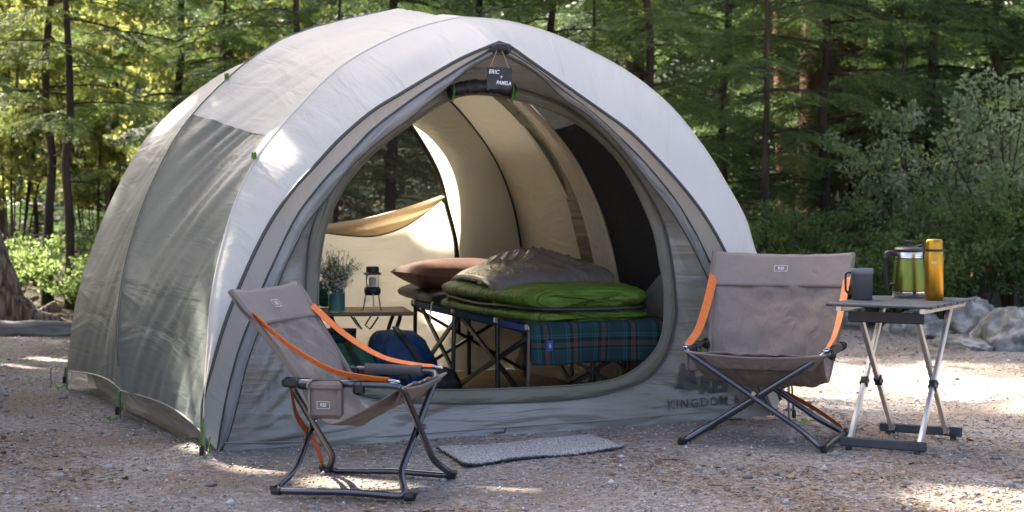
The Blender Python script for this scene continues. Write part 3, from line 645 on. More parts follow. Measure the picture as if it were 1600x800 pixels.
# ------------------------------------------------------------------ folding slat table with mug, press and flask
m_alu = M('aluminium', (.62, .60, .57), (.68, .66, .63), 12, rough=.32, metal=.85)
m_slat = M('grey_slat', (.05, .056, .066), (.06, .066, .076), 30, rough=.55, bump=.0004, bscale=200, stretch=(1, 20, 1))
TB = np.array([1.545, 6.97, 0]); tz = .57
tb = thing('folding_table', 'small grey slatted folding table on crossed aluminium legs', 'table', tuple(TB), rad(-30))
for i in range(7):
    yy = -.30 + .0857 * (i + .5); MB().box((0, yy, tz - .006), (.42, .0825, .012), None, .003).build('slat', m_slat, tb)
for sx in (-1, 1):
    MB().bar((sx * .165, -.275, tz - .022), (sx * .165, .275, tz - .022), .02, .018).build('rail', m_alu, tb)
    for y0, y1, xx in ((-.225, .19, .138), (.225, -.19, .113)):
        a_ = np.array([sx * xx, y0, .03]); b_ = np.array([sx * xx, y1, tz - .034]); d_ = b_ - a_; lg = MB().bar(a_, b_, .022, .026, bev=.003).build('leg', m_alu, tb)
        MB().bar(a_ + d_ * .40, a_ + d_ * .455, .031, .036, bev=.004).build('clamp', m_plast, lg)
        for q in (.56, .50): MB().lathe([(0, 0), (.0035, 0), (.0035, .003), (0, .003)], a_ + d_ * q + np.array([-.0125, 0, 0]), 8, Matrix.Rotation(rad(-90), 3, 'Y')).build('rivet', m_plast, lg)
for yy, zz_, ln in ((-.245, .032, .34), (.24, .032, .34)):
    fb = MB().box((0, yy, zz_), (ln, .02, .036), None, .004).build('foot_bar', m_slat, tb)
    for sx in (-1, 1): MB().lathe([(.0, 0), (.013, 0), (.013, .012), (.008, .016), (.008, .022), (0, .022)], (sx * .135, yy, -.001), 12).build('foot', m_plast, fb)
MB().box((0, -.205, tz - .055), (.30, .012, .042), None, .003).build('cross_bar', m_plast, tb)
def on_table(u, v): k_ = (EYE - tz) / (v - HOR); return ((u - 800) * k_, FPX * k_, tz + .0005)
m_mug = M('mug_grey', (.055, .058, .062), (.065, .068, .072), 20, rough=.45)
m_mugl = M('mug_lid', (.16, .175, .19), rough=.4)
mg = thing('travel_mug', 'dark grey insulated mug with pale rim at the left end of the table', 'mug', on_table(1347, 468), 0)
MB().lathe([(.0, 0), (.039, 0), (.041, .004), (.0425, .10), (.0425, .104)], n=28).build('body', m_mug, mg)
MB().lathe([(.0435, .102), (.0455, .106), (.0455, .120), (.043, .124), (.039, .124), (.037, .119), (0, .117)], n=28).build('rim', m_mugl, mg)
MB().tube(rounded([(-.038, 0, .108), (-.066, 0, .108), (-.066, 0, .03), (-.038, 0, .018)], .014, 4, False), .0045, 8).build('handle', m_plast, mg)
m_gm = M('green_metal', (.15, .18, .04), (.18, .21, .05), 10, rough=.3, metal=.95, stretch=(40, 40, .6), bump=.0002, bscale=30)
m_ss = M('brushed_steel', (.62, .60, .58), rough=.2, metal=1)
fp = thing('coffee_press', 'green metal coffee press with black lid and handle beside the gold flask', 'coffee press', on_table(1420, 465), .15)
MB().lathe([(0, 0), (.066, 0), (.068, .003), (.0675, .026)], n=36).build('base', m_ss, fp)
MB().lathe([(.0668, .026), (.0668, .031)], n=36).build('ring', m_plast, fp)
MB().lathe([(.0672, .031), (.066, .06), (.063, .10), (.0585, .14), (.0555, .158)], n=36).build('body', m_gm, fp)
MB().lathe([(.056, .158), (.056, .162)], n=36).build('ring', m_plast, fp)
MB().lathe([(.0558, .162), (.056, .186), (.0545, .188)], n=36).build('collar', m_ss, fp)
ld = MB(); ld.lathe([(.0575, .186), (.059, .19), (.059, .197), (.05, .205), (.02, .208), (0, .208)], n=36); ld.lathe([(.0, .206), (.009, .206), (.008, .222), (.017, .226), (.017, .231), (0, .233)], (-.004, 0, 0), 16)
ld.box((.036, -.01, .209), (.05, .028, .007), Matrix.Rotation(rad(-14), 3, 'Y'), .003); ld.build('lid', m_plast, fp)
MB().tube(rounded([(-.052, 0, .176), (-.088, 0, .186), (-.097, 0, .165), (-.094, 0, .05), (-.09, 0, .034)], .016, 4, False), [.0105] * 4 + [.012] * 6 + [.0095] * 7, 10).build('handle', m_plast, fp)
MB().tube([(-.088, 0, .052), (-.062, 0, .056)], .006, 8).build('handle_bracket', m_plast, fp)
m_gold = M('gold_metal', (.46, .25, .03), (.52, .285, .035), 10, rough=.3, metal=.95, stretch=(40, 40, .6), bump=.0002, bscale=30)
fl = thing('vacuum_flask', 'tall gold metal vacuum flask at the right of the coffee press', 'flask', on_table(1459.5, 469), 0)
MB().lathe([(0, 0), (.0345, 0), (.0368, .004), (.037, .18), (.035, .19), (.034, .193)], n=32).build('body', m_gold, fl)
MB().lathe([(.0345, .193), (.0345, .203)], n=32).build('band', m_plast, fl)
MB().lathe([(.034, .203), (.0335, .228), (.031, .238), (.026, .242), (.0, .243)], n=32).build('cup_lid', m_gold, fl)
V_, F_ = text_mesh('REI', .014, offset=.0003)
mk('label_print', [(.0373 * math.sin(-.25 + x / .0373), -.0373 * math.cos(-.25 + x / .0373), .15 + y) for x, y, _ in V_], F_, m_print, fl, False)

# ------------------------------------------------------------------ door mat
m_mat = M('mat_fibre', (.16, .15, .145), (.62, .60, .58), 150, rough=.95, bump=.012, bscale=150, contrast=(.40, .60))
mc = [gp(683, 706), gp(727, 731), gp(972, 702), gp(922, 684)]
mt = thing('door_mat', 'thin grey looped mat lying before the tent door', 'mat', (float(np.mean([c_[0] for c_ in mc])), float(np.mean([c_[1] for c_ in mc])), 0))
o_ = np.array(mt.location); a_, b_ = np.meshgrid(np.linspace(0, 1, 50), np.linspace(0, 1, 26), indexing='ij')
Gm = sum(wt_[..., None] * c_ for wt_, c_ in (((1 - a_) * (1 - b_), mc[1]), (a_ * (1 - b_), mc[2]), (a_ * b_, mc[3]), ((1 - a_) * b_, mc[0]))) - o_
Gm[..., 2] = ground_z(Gm[..., 0] + o_[0], Gm[..., 1] + o_[1]) + .011 + .003 * SN(71, 9)(a_, b_) + .012 * np.exp(-((a_) / .06) ** 2) * np.exp(-(b_ / .3) ** 2)
Gm[..., 0] += .003 * SN(72, 40)(a_ * 0, b_) ; grid('pile', Gm, m_mat, mt, solid=.006, disp=.0015 * R.random(a_.shape))
ed = np.vstack([Gm[:, 0], Gm[-1, 1:], Gm[::-1, -1][1:], Gm[0, ::-1][1:-1]]); ed[:, 2] -= .004; MB().tube(ed + .0015 * R.normal(size=ed.shape), .0035, 6, closed=True).build('border', m_plast, mt)

# ------------------------------------------------------------------ inside: cot, sleeping bag, pillow, blanket
m_cotf = M('cot_frame', (.025, .024, .023), rough=.35, metal=.4)
m_cotg = M('cot_post', (.12, .115, .11), rough=.3, metal=.7)
m_blue = M('cot_blue', (.016, .05, .19), (.024, .065, .24), 30, rough=.7, bump=.0006, bscale=200)
m_blue2 = M('cot_light_blue', (.02, .11, .22), (.03, .13, .26), 20, rough=.7)
c0 = np.array([.087, 7.52, 0]); dl = np.array([-.318, .948, 0]); ds = np.array([.948, .318, 0]); cw, cl, ch = .60, 1.92, .42
cot = thing('camp_cot', 'folding camp cot with black crossed legs and blue bed inside tent', 'cot', tuple(c0), math.atan2(ds[1], ds[0]))
Yl = [0.03, .47, 1.15, 1.86]
for x_ in (0, cw): MB().bar((x_, -.02, ch - .008), (x_, cl, ch - .008), .028, .042, bev=.008).build('rail', m_blue, cot)
Gx, Gy = np.meshgrid(np.linspace(0, cw, 10), np.linspace(0, cl, 16), indexing='ij'); grid('bed', np.stack([Gx, Gy, ch + .004 - .02 * np.sin(np.pi * Gx / cw)], -1), m_blue, cot, solid=.004)
for i, yy in enumerate(Yl):
    for x_ in (0, cw):
        lg = MB().tube([(x_ + (.0 if x_ else -.004), yy, ch - .01), (x_ * 1.0 + (.012 if x_ else -.012), yy + (-.03 if i == 1 else 0), .008)], .011, 8).build('leg', m_cotg if i in (0, 2) else m_cotf, cot)
        MB().box((x_, yy, ch), (.034, .05, .03), None, .006).build('leg_cap', m_alu, lg)
        MB().lathe([(.0, 0), (.017, 0), (.017, .02), (.012, .03), (0, .03)], (x_ + (.012 if x_ else -.012), yy + (-.03 if i == 1 else 0), .0065), 10).build('foot', m_plast, lg)
for (a_, b_) in ((.03, 1.15), (1.15, 1.86)):
    for x_ in (.014, cw - .014):
        MB().bar((x_, a_, ch - .03), (x_, b_, .05), .012, .022).build('brace', m_cotf, cot); MB().bar((x_ + .016, a_, .05), (x_ + .016, b_, ch - .03), .012, .022).build('brace', m_cotf, cot)
for yy in (.03, 1.86):
    MB().bar((.01, yy + .02, ch - .04), (cw - .01, yy + .02, .05), .016, .016).build('brace', m_cotf, cot); MB().bar((.01, yy + .038, .05), (cw - .01, yy + .038, ch - .04), .016, .016).build('brace', m_cotf, cot)
    MB().tube([(cw / 2, yy + .03, .02), (cw / 2, yy + .03, ch - .05)], .011, 8).build('leg', m_cotf, cot)
def cotp(x_, y_, z_=0): return tuple(c0 + ds * x_ + dl * y_ + np.array([0, 0, z_]))
ang_c = math.atan2(ds[1], ds[0])
# plaid blanket draped over the foot
def plaid():
    m, n = nodes('plaid_wool'); L = n.links.new; o = N(n, 'ShaderNodeOutputMaterial'); p = N(n, 'ShaderNodeBsdfPrincipled'); p.inputs['Roughness'].default_value = .95; p.inputs['Specular IOR Level'].default_value = .1
    tc = N(n, 'ShaderNodeTexCoord'); sp = N(n, 'ShaderNodeSeparateXYZ'); L(tc.outputs['UV'], sp.inputs[0])
    def stripe(sock, per, ph, stops):
        a = N(n, 'ShaderNodeMath', operation='MULTIPLY_ADD'); a.inputs[1].default_value = 1 / per; a.inputs[2].default_value = ph; f = N(n, 'ShaderNodeMath', operation='FRACT'); r = N(n, 'ShaderNodeValToRGB'); r.color_ramp.interpolation = 'CONSTANT'
        L(sock, a.inputs[0]); L(a.outputs[0], f.inputs[0]); L(f.outputs[0], r.inputs[0]); e = r.color_ramp.elements
        e[0].position, e[0].color = stops[0][0], rgba(stops[0][1]); e[1].position, e[1].color = stops[1][0], rgba(stops[1][1])
        for q, c_ in stops[2:]: x = e.new(q); x.color = rgba(c_)
        return r.outputs[0]
    dk, tl_, br, bk = (.014, .034, .036), (.022, .080, .088), (.080, .040, .028), (.010, .014, .016)
    st = [(0, dk), (.30, tl_), (.34, dk), (.38, tl_), (.42, bk), (.55, br), (.70, bk), (.78, tl_), (.81, dk)]
    u, v = stripe(sp.outputs[0], .135, .1, st), stripe(sp.outputs[1], .135, .35, st)
    mx = N(n, 'ShaderNodeMixRGB'); mx.inputs[0].default_value = .5; L(u, mx.inputs[1]); L(v, mx.inputs[2])
    g = N(n, 'ShaderNodeMixRGB', blend_type='ADD'); g.inputs[0].default_value = .1; L(mx.outputs[0], g.inputs[1]); L(mx.outputs[0], g.inputs[2]); L(g.outputs[0], p.inputs['Base Color'])
    t = N(n, 'ShaderNodeTexNoise'); t.inputs['Scale'].default_value = 300; L(tc.outputs['Object'], t.inputs[0]); b = N(n, 'ShaderNodeBump'); b.inputs['Distance'].default_value = .001; L(t.outputs[0], b.inputs['Height']); L(b.outputs[0], p.inputs['Normal']); L(p.outputs[0], o.inputs[0]); return m
m_plaid = plaid()
bl = thing('plaid_blanket', 'dark teal and brown plaid blanket draped over the foot of the cot', 'blanket', cotp(0, 0, ch), ang_c)
a_ = np.linspace(-.02, cw + .03, 46); pl = resample(np.array([(0, .34, .016), (0, .02, .020), (0, -.018, .008), (0, -.026, -.02), (0, -.03, -.15)]), 44)
G = np.zeros((46, 44, 3)); G[..., 0] = a_[:, None]; G[..., 1] = pl[None, :, 1] - .022 * (SN(81, 16)(a_, 0 * a_))[:, None] * np.clip(-pl[None, :, 2] / .15, 0, 1); G[..., 2] = pl[None, :, 2] + .003 * SN(82, 18)(a_[:, None], pl[None, :, 1]) + (.008 * SN(83, 7)(a_, 0 * a_))[:, None] * np.clip(-pl[None, :, 2] / .15, 0, 1)
bc = grid('cloth', G, m_plaid, bl, solid=.006)
bt = MB(); bt.box((.062, -.048, -.075), (.030, .003, .045), None, .001); bt.build('woven_label', m_blue, bc)
V_, F_ = text_mesh('REI', .014); mk('label_print', [(.062 + y, -.0505, -.075 + x) for x, y, _ in V_], F_, m_print, bc, False)

# sleeping pad and bag
m_pad = M('pad_black', (.018, .017, .017), (.028, .026, .026), 10, rough=.55, bump=.004, bscale=14)
m_bag = M('bag_green', (.075, .135, .012), (.095, .165, .018), 8, rough=.5, wr=.03, wrs=(22, 5, 1), wrrot=0, spec=.4, bump=.005, bscale=16)
m_lin = M('bag_lining', (.12, .10, .095), (.17, .145, .135), 8, rough=.26, spec=.6, wr=.012, wrs=(10, 24, 1), bump=.003, bscale=13)
m_pil = M('pillow_brown', (.14, .058, .036), (.17, .072, .045), 6, rough=.75, bump=.006, bscale=9)
def puffy(name, mat, parent, cx, y0, y1, hw, z0, h, seed, baf=7, n=70, m=40, taper=.25, amp=.10):
    ys = np.linspace(0, 1, n)[:, None]; th = np.linspace(0, 2 * np.pi, m + 1)[None]
    end = np.sqrt(1 - (1 - np.clip(np.minimum(ys, 1 - ys) / .13, 0, 1)) ** 2); end = np.maximum(end, .02)
    q = 1 + amp * (np.abs(np.sin(np.pi * baf * ys + .4 * np.sin(3 * th))) - .5) + .07 * SN(seed, 9)(ys * 3, np.cos(th) * 2) + .05 * SN(seed + 7, 26)(ys * 3, np.cos(th))
    c_, s_ = np.cos(th), np.sin(th); ex = lambda v, p: np.sign(v) * np.abs(v) ** p
    X = cx + (hw - taper * hw * (1 - ys) ** 3) * ex(c_, .7) * end ** .5; Z = z0 + h / 2 + h / 2 * ex(s_, .85) * q * end
    Y = y0 + (y1 - y0) * ys + .015 * SN(seed + 1, 6)(np.cos(th) * 1.5, ys * 2)
    G = np.stack(np.broadcast_arrays(X, Y, Z), -1); return grid(name, G, mat, parent, flip=True)
sb = thing('sleeping_bag', 'puffy green sleeping bag folded open with grey lining on the cot', 'sleeping bag', cotp(0, 0, ch), ang_c)
puffy('lower_layer', m_bag, sb, .29, -.0, 1.30, .365, -.002, .082, 91, baf=9, amp=.22); puffy('upper_layer', m_bag, sb, .29, -.01, 1.24, .375, .060, .110, 93, baf=9, amp=.22)
zp = []
for k_ in np.linspace(0, 1, 50):
    e_ = math.sqrt(1 - (1 - min(min(k_, 1 - k_) / .13, 1)) ** 2); zp.append((.29 - (.355 - .25 * .355 * (1 - k_) ** 3) * max(e_, .02) ** .5 * .985, -.003 + 1.22 * k_, .073 + .004 * math.sin(k_ * 9)))
zp = [(.58 - q_[0], q_[1], q_[2]) for q_ in zp[:8]][::-1] + zp
MB().tube(spline(zp, 2), .0085, 6).build('zipper', m_black, sb)
# folded flap: green underside, lining on top, thick rolled edge
fy, fx = np.linspace(0, 1, 90)[:, None], np.linspace(0, 1, 80)[None]
X = -.03 + .60 * fx + 0 * fy + .010 * SN(94, 7)(fy, 0 * fx); Y = .42 + .76 * fy + .10 * (fx - .3) + .02 * SN(95, 6)(fx + 0 * fy, fy)
Zf = .172 + .022 * np.sin(np.pi * fy) ** .6 + .035 * np.clip(fx * 4, 0, 1) + .045 * np.exp(-((fx - .52) / .26) ** 2 - ((fy - .70) / .28) ** 2) + (.010 * SN(96, 9)(fx, fy) + .034 * ridged(97, 13, fx * .9 + .5 * fy, fy * .25) ** 2 + .014 * ridged(98, 22, fx * .5 - 1.0 * fy, fx * .3) ** 2) * np.clip((1 - fx) * 5, 0, 1) * np.sin(np.pi * fy) * np.clip((fx - .12) * 4, 0, 1)
Zf = Zf - .03 * np.exp(-fx / .03) - .05 * np.exp(-(1 - fy) / .06) - .05 * np.exp(-fy / .06)
grid('lining_flap', np.stack([X, Y, Zf], -1), m_lin, sb, solid=.02)
grid('flap_underside', np.stack([X + .006, Y, Zf - .040 - .014 * np.abs(np.sin(fy * 26))], -1), m_bag, sb, solid=.03)
Eg = np.stack([X, Y, Zf], -1); MB().tube(Eg[:, 1], .017, 8).build('flap_hem', m_lin, sb); MB().tube(Eg[0, 1:], .017, 8).build('flap_hem', m_lin, sb)
V_ = MB(); V_.box((-.047, .60, .168), (.004, .07, .022), None, .001); V_.build('woven_label', m_lin, sb)
MB().tube([(-.055, 1.27, .05), (-.085, 1.27, .03), (-.09, 1.28, -.03), (-.088, 1.27, -.07)], .004, 6).build('drawcord', m_chalk, sb)
pd = thing('sleeping_pad', 'black sleeping pad hood sticking out under the brown pillow', 'sleeping pad', cotp(0, 0, ch), ang_c)
puffy('pad_body', m_pad, pd, .27, 1.16, 2.02, .36, .006, .10, 98, baf=2, amp=.05, taper=.0)
pw = thing('pillow', 'brown pillow lying at the head of the cot', 'pillow', cotp(.14, 1.56, ch + .15), ang_c + .1)
a_, b_ = np.meshgrid(np.linspace(-1, 1, 40), np.linspace(-1, 1, 30), indexing='ij'); th_ = (1 - np.abs(a_) ** 3.4) ** .5 * (1 - np.abs(b_) ** 3.4) ** .5
for sgn, nm in ((1, 'pillow_top'), (-1, 'pillow_base')):
    G = np.stack([a_ * .30 * (1 - .06 * (1 - b_ ** 2)), b_ * .20 * (1 - .08 * (1 - a_ ** 2)), sgn * .078 * th_ * (1 + .12 * SN(99, 3)(a_, b_)) + .02 * a_ ** 2], -1); grid(nm, G, m_pil, pw, flip=sgn < 0)

# inside side table with lantern and flowers
m_wood = M('table_wood', (.17, .11, .06), (.24, .16, .09), 10, rough=.45, stretch=(2, 14, 2), bump=.0005, bscale=30)
it = thing('wooden_side_table', 'low brown wooden table with dark bent legs inside the tent', 'table', tuple(wp(568, 540, 8.72) * np.array([1, 1, 0])), rad(10))
MB().box((0.0, 0, .408), (.46, .42, .018), None, .006).build('table_top', m_wood, it)
for sx in (-1, 1):
    MB().tube(rounded([(sx * .10, -.15, .008), (sx * .135, -.15, .30), (sx * .17, -.15, .396), (sx * .17, .15, .396), (sx * .135, .15, .30), (sx * .10, .15, .008)], .05, 5, False), .010, 8).build('leg', m_cotf, it)
    MB().tube(rounded([(sx * .06, -.14, .39), (sx * .02, -.14, .33), (sx * .02, .14, .33), (sx * .06, .14, .39)], .03, 4, False), .004, 6).build('support_wire', m_cotf, it)
MB().tube([(-.13, -.15, .22), (.13, -.15, .22)], .007, 6).build('crossbar', m_cotf, it)
def on_it(u, v): k_ = (EYE - .418) / (v - HOR); return ((u - 800) * k_, FPX * k_, .4175)
m_glass = M('jar_glass', (.55, .85, .85), rough=.05, transm=.9, ior=1.3)
m_water = M('jar_water', (.16, .42, .42), rough=.1, spec=.5, transm=.5)
vs = thing('flower_jar', 'teal glass jar holding white wildflowers and green sprigs on the wooden table', 'vase', on_it(526, 487), 0)
MB().lathe([(0, 0), (.030, 0), (.034, .005), (.034, .085), (.031, .10), (.027, .107), (.028, .122)], n=24).build('jar', m_glass, vs)
MB().lathe([(0, .004), (.030, .006), (.030, .075), (0, .075)], n=20).build('water', m_water, vs)
m_stem = M('sprig_green', (.08, .15, .045), (.20, .29, .10), attr='tint', rough=.7, trans=.2)
m_flw = M('wildflower', (.58, .60, .50), (.82, .83, .76), attr='tint', rough=.8, trans=.25)
st, lv, fw, lt, ft = MB(), [], [], [], []
rv = np.random.default_rng(8)
for i in range(64):
    a_ = rv.uniform(0, 6.28); sp_ = rv.uniform(.015, .115) ; hgt = rv.uniform(.17, .27); top = np.array([sp_ * math.cos(a_), sp_ * math.sin(a_), hgt - sp_ * .4]); P = spline([(0.01 * math.cos(a_), .01 * math.sin(a_), .03), (.018 * math.cos(a_), .018 * math.sin(a_), .12), tuple(top)], 4)
    st.tube(P, .0011, 4); white = rv.random() < .6
    for q in range(22 if white else 16):
        k_ = rv.uniform(.45, 1.0); c_ = P[int(k_ * (len(P) - 1))] + rv.normal(0, .016 if white else .009, 3); d_ = rv.normal(size=3); d_ /= np.linalg.norm(d_); e_ = np.cross(d_, rv.normal(size=3)); e_ /= np.linalg.norm(e_)
        s1, s2 = (.0060, .005) if white else (.014, .003)
        (fw if white else lv).append(np.array([c_ - d_ * s1, c_ + e_ * s2, c_ + d_ * s1, c_ - e_ * s2])); (ft if white else lt).append(rv.random())
st.build('stem', m_flange, vs)
for nm, arr, tn, mm in (('sprig', lv, lt, m_stem), ('blossom', fw, ft, m_flw)):
    V_ = np.array(arr).reshape(-1, 3); tag(fast(nm, V_, np.arange(len(V_)).reshape(-1, 4), mm, vs, np.repeat(tn, 4)), kind='stuff')
ln = thing('camping_lantern', 'small black camping lantern on splayed wire legs on wooden table', 'lantern', on_it(582, 486), .3)
m_lg = M('lantern_glass', (.8, .8, .78), rough=.12, transm=.85, ior=1.2)
MB().lathe([(0, .070), (.028, .070), (.034, .078), (.034, .098), (.030, .104), (.026, .106), (0, .106)], n=20).build('base', m_plast, ln)
MB().lathe([(.027, .106), (.028, .155), (.028, .160)], n=20).build('globe', m_lg, ln)
MB().lathe([(.0, .105), (.012, .105), (.013, .145), (0, .15)], n=12).build('mantle', m_chalk, ln)
MB().lathe([(0, .160), (.036, .160), (.038, .165), (.030, .170), (.027, .172), (.027, .19), (.023, .195), (0, .196)], n=20).build('top', m_plast, ln)
for a_ in (.4, 2.5, 4.6): MB().tube([(.028 * math.cos(a_), .028 * math.sin(a_), .085), (.042 * math.cos(a_), .042 * math.sin(a_), .006), (.052 * math.cos(a_), .052 * math.sin(a_), .003)], .0028, 6).build('leg', m_pole, ln)

vs.scale = (1.2, 1.2, 1.2); ln.scale = (1.18, 1.18, 1.12)
# bags on the tent floor
def sack(name, label, cat, mat, u, v, Y, w_, d_, h_, rz, seed, lean=0, strap=True, squash=.5):
    b_ = wp(u, v, Y); o = thing(name, label, cat, (b_[0], b_[1], .008), rz)
    th = np.linspace(0, 2 * np.pi, 49)[None]; ph = np.linspace(0, 1, 30)[:, None]; ex = lambda x, p: np.sign(x) * np.abs(x) ** p
    rdl = np.maximum(np.sin(np.pi * np.clip(ph, .0, 1)), 0) ** squash; nz = 1 + .07 * SN(seed, 6)(np.cos(th) * 1.5 + ph, np.sin(th) * 1.5 + ph * 2) + .035 * SN(seed + 1, 16)(np.cos(th) + ph, np.sin(th) * 1.2 + ph * 1.5)
    Z = h_ * ph; G = np.stack([w_ / 2 * ex(np.cos(th), .7) * rdl * nz + lean * Z, d_ / 2 * ex(np.sin(th), .7) * rdl * nz + 0 * Z, Z + 0 * th], -1)
    grid('bag_body', G, mat, o, flip=False)
    if strap:
        P = spline([(lean * h_ * .3 + w_ * .3, -d_ * .50, h_ * .3), (lean * h_ * .6 + w_ * .22, -d_ * .54, h_ * .6), (lean * h_ * .9 + w_ * .05, -d_ * .40, h_ * .93), (lean * h_, 0, h_ + .012)], 6); MB().ribbon(P, (.025, 0, .004), .004).build('strap', m_pad, o)
    return o
m_duf = M('duffel_blue', (.010, .045, .13), (.018, .065, .175), 10, rough=.6, bump=.006, bscale=18)
m_dgr = M('pack_green', (.012, .10, .065), (.02, .135, .085), 10, rough=.65, bump=.005, bscale=18)
sack('duffel_bag', 'navy blue stuffed duffel bag on the floor beside the wooden table', 'bag', m_duf, 640, 560, 8.45, .30, .32, .335, .2, 111, lean=-.22, squash=.26)
sack('stuff_sack', 'dark green sack on the floor under the wooden table', 'bag', m_dgr, 562, 560, 8.35, .26, .26, .28, 0, 113, lean=-.2, squash=.3)
sack('black_bag', 'small black rounded bag on the floor beside the navy duffel', 'bag', m_pad, 690, 580, 8.30, .17, .2, .17, .3, 115, strap=False)
sack('green_cushion', 'dark green rounded bundle on the table end behind the chair', 'bag', m_dgr, 508, 470, 8.9, .12, .12, .14, 0, 117, strap=False).location.z = .4175
pb_ = thing('folded_plaid_blanket', 'folded teal plaid blanket standing under the wooden table', 'blanket', tuple(wp(524, 560, 8.45) * np.array([1, 1, 0]) + np.array([0, 0, .008])), .1)
for q in range(3):
    th = np.linspace(0, 2 * np.pi, 33)[None]; ph = np.linspace(0, 1, 16)[:, None]; ex = lambda x, p: np.sign(x) * np.abs(x) ** p
    G = np.stack([.10 * ex(np.cos(th), .5) * (1 + .04 * SN(120 + q, 4)(ph * 2, np.cos(th))), (.03 * ex(np.sin(th), .8) + q * .062 - .06) + 0 * ph, .34 * ph - .01 * q + 0 * th], -1); grid('fold', G, m_plaid, pb_)

# ------------------------------------------------------------------ rocks, logs, stump
m_rock = M('grey_rock', (.11, .11, .105), (.33, .33, .32), 9, rough=.95, bump=.03, bscale=14, c3=(.17, .17, .16), contrast=(.38, .62))
m_bark = M('bark', (.020, .014, .010), (.070, .050, .034), 11, rough=.95, stretch=(1, 1, .2), bump=.02, bscale=16)
m_barkr = M('red_bark', (.085, .035, .018), (.19, .085, .045), 8, rough=.95, stretch=(1, 1, .15), bump=.03, bscale=12)
m_log = M('weathered_wood', (.14, .12, .10), (.34, .31, .28), 7, rough=.9, stretch=(.4, 3, 3), bump=.01, bscale=20)
m_stump = M('dead_wood', (.07, .045, .03), (.26, .19, .14), 7, rough=.95, stretch=(3.5, 3.5, .6), bump=.05, bscale=10, contrast=(.4, .6))
def rock(label, u, v, w_, d_, h_, seed, group='rocks at the edge of the pitch'):
    g = gp(u, v); n, m = 44, 60; ph = np.linspace(0, np.pi, n)[:, None]; th = np.linspace(0, 2 * np.pi, m)[None]
    X, Y, Z = np.sin(ph) * np.cos(th), np.sin(ph) * np.sin(th), np.cos(ph) + 0 * th
    q = 1 + .16 * SN(seed, 2.2, 7, 3)(X, Y, Z) + .12 * ridged(seed + 1, 6, X, Y, Z) + .04 * SN(seed + 2, 15, 7, 3)(X, Y, Z) + .025 * SN(seed + 3, 34, 7, 3)(X, Y, Z)
    q = np.where(np.abs(X * .6 + Z * .7) > .75, q * .9, q)
    G = np.stack([X * w_ / 2 * q, Y * d_ / 2 * q, np.maximum(Z * h_ * .85 * q, -.12)], -1); o = grid('boulder', G, m_rock, None, flip=False)
    o.location = (g[0], g[1] + d_ * .35, 0); o.rotation_euler = (0, 0, seed); return tag(o, label, 'rock', group)
rock('tallest grey boulder with mossy top at right edge of the clearing', 1545, 530, .46, .5, .27, 201)
rock('low broad grey boulder at the far right edge, in front of bushes', 1606, 548, .50, .5, .25, 202)
rock('flat grey rock between the tall boulder and the table', 1470, 528, .42, .34, .13, 203)
rock('small grey rock seen between the crossed table legs', 1432, 522, .36, .4, .20, 204)
rock('grey rock seen between the right chair back and the table legs', 1318, 512, .42, .4, .17, 205)
rock('long low grey rock in front of the tallest boulder', 1520, 546, .55, .3, .10, 206)
rock('small rounded rock beside the low broad boulder at far right', 1572, 547, .26, .24, .12, 208)
def log_obj(name, label, cat, P, r_, mat, seed):
    P = spline(P, 10); k = len(P); n = 14; V = MB(); rs = np.array(r_) if hasattr(r_, '__len__') else np.full(k, r_); rs = np.interp(np.linspace(0, 1, k), np.linspace(0, 1, len(rs)), rs) * (1 + .08 * SN(seed, 9)(np.linspace(0, 4, k), 0))
    o = MB(); o.tube(P, rs, n); ob = o.build(name, mat); me = ob.data
    co = np.array([v.co for v in me.vertices]); me.vertices.foreach_set('co', (co + (.012 * SN(seed + 1, 24, 7, 3)(co[:, 0], co[:, 1], co[:, 2]))[:, None] * R.normal(1, .2, co.shape)).ravel()); return tag(ob, label, cat)
log_obj('edging_log', 'pale weathered log edging the gravel at left behind the tent', 'log', [(-5.6, 12.35, .05), (-4.2, 12.15, .055), (-3.0, 12.25, .05), (-2.2, 12.5, .05)], [.07, .065, .06, .05], m_log, 211)
# leaning dead trunk with roots, left edge
sp = thing('dead_tree_stump', 'thick leaning dead trunk with spreading roots at the left edge', 'stump', (-3.74, 12.9, 0)); sp.scale = (.60, .60, .85)
def gnarl(P, r_, nm, seed, n=40):
    P = spline(P, 14); k = len(P); rs = np.interp(np.linspace(0, 1, k), np.linspace(0, 1, len(r_)), r_); b = MB(); b.tube(P, rs, n); V = np.array(b.V); 
    V = V + (np.array([1, 1, .3]) * (.018 * SN(seed, 16, 7, 3)(V[:, 0], V[:, 1], V[:, 2] * .35) + .016 * ridged(seed + 5, 30, V[:, 0], V[:, 1], V[:, 2] * .2))[:, None]); mk(nm, V, b.F, m_stump, sp)
gnarl([(.12, .1, -.1), (.06, .05, .25), (-.16, 0, .7), (-.36, 0, 1.3), (-.6, .0, 2.2)], [.25, .20, .16, .14, .11], 'trunk', 221)
gnarl([(.0, .0, .22), (.28, -.05, .14), (.55, -.1, .06), (.85, -.05, -.02)], [.17, .13, .09, .04], 'root', 222)
gnarl([(.05, -.05, .25), (-.15, -.25, .1), (-.3, -.5, -.04)], [.16, .12, .06], 'root', 223)
gnarl([(.42, .05, .08), (.56, .04, .17), (.66, .03, .22)], [.06, .04, .022], 'root_snag', 224, 10)
gnarl([(.24, .05, .12), (.33, .05, .23), (.44, .06, .27)], [.05, .03, .016], 'root_snag', 225, 10)

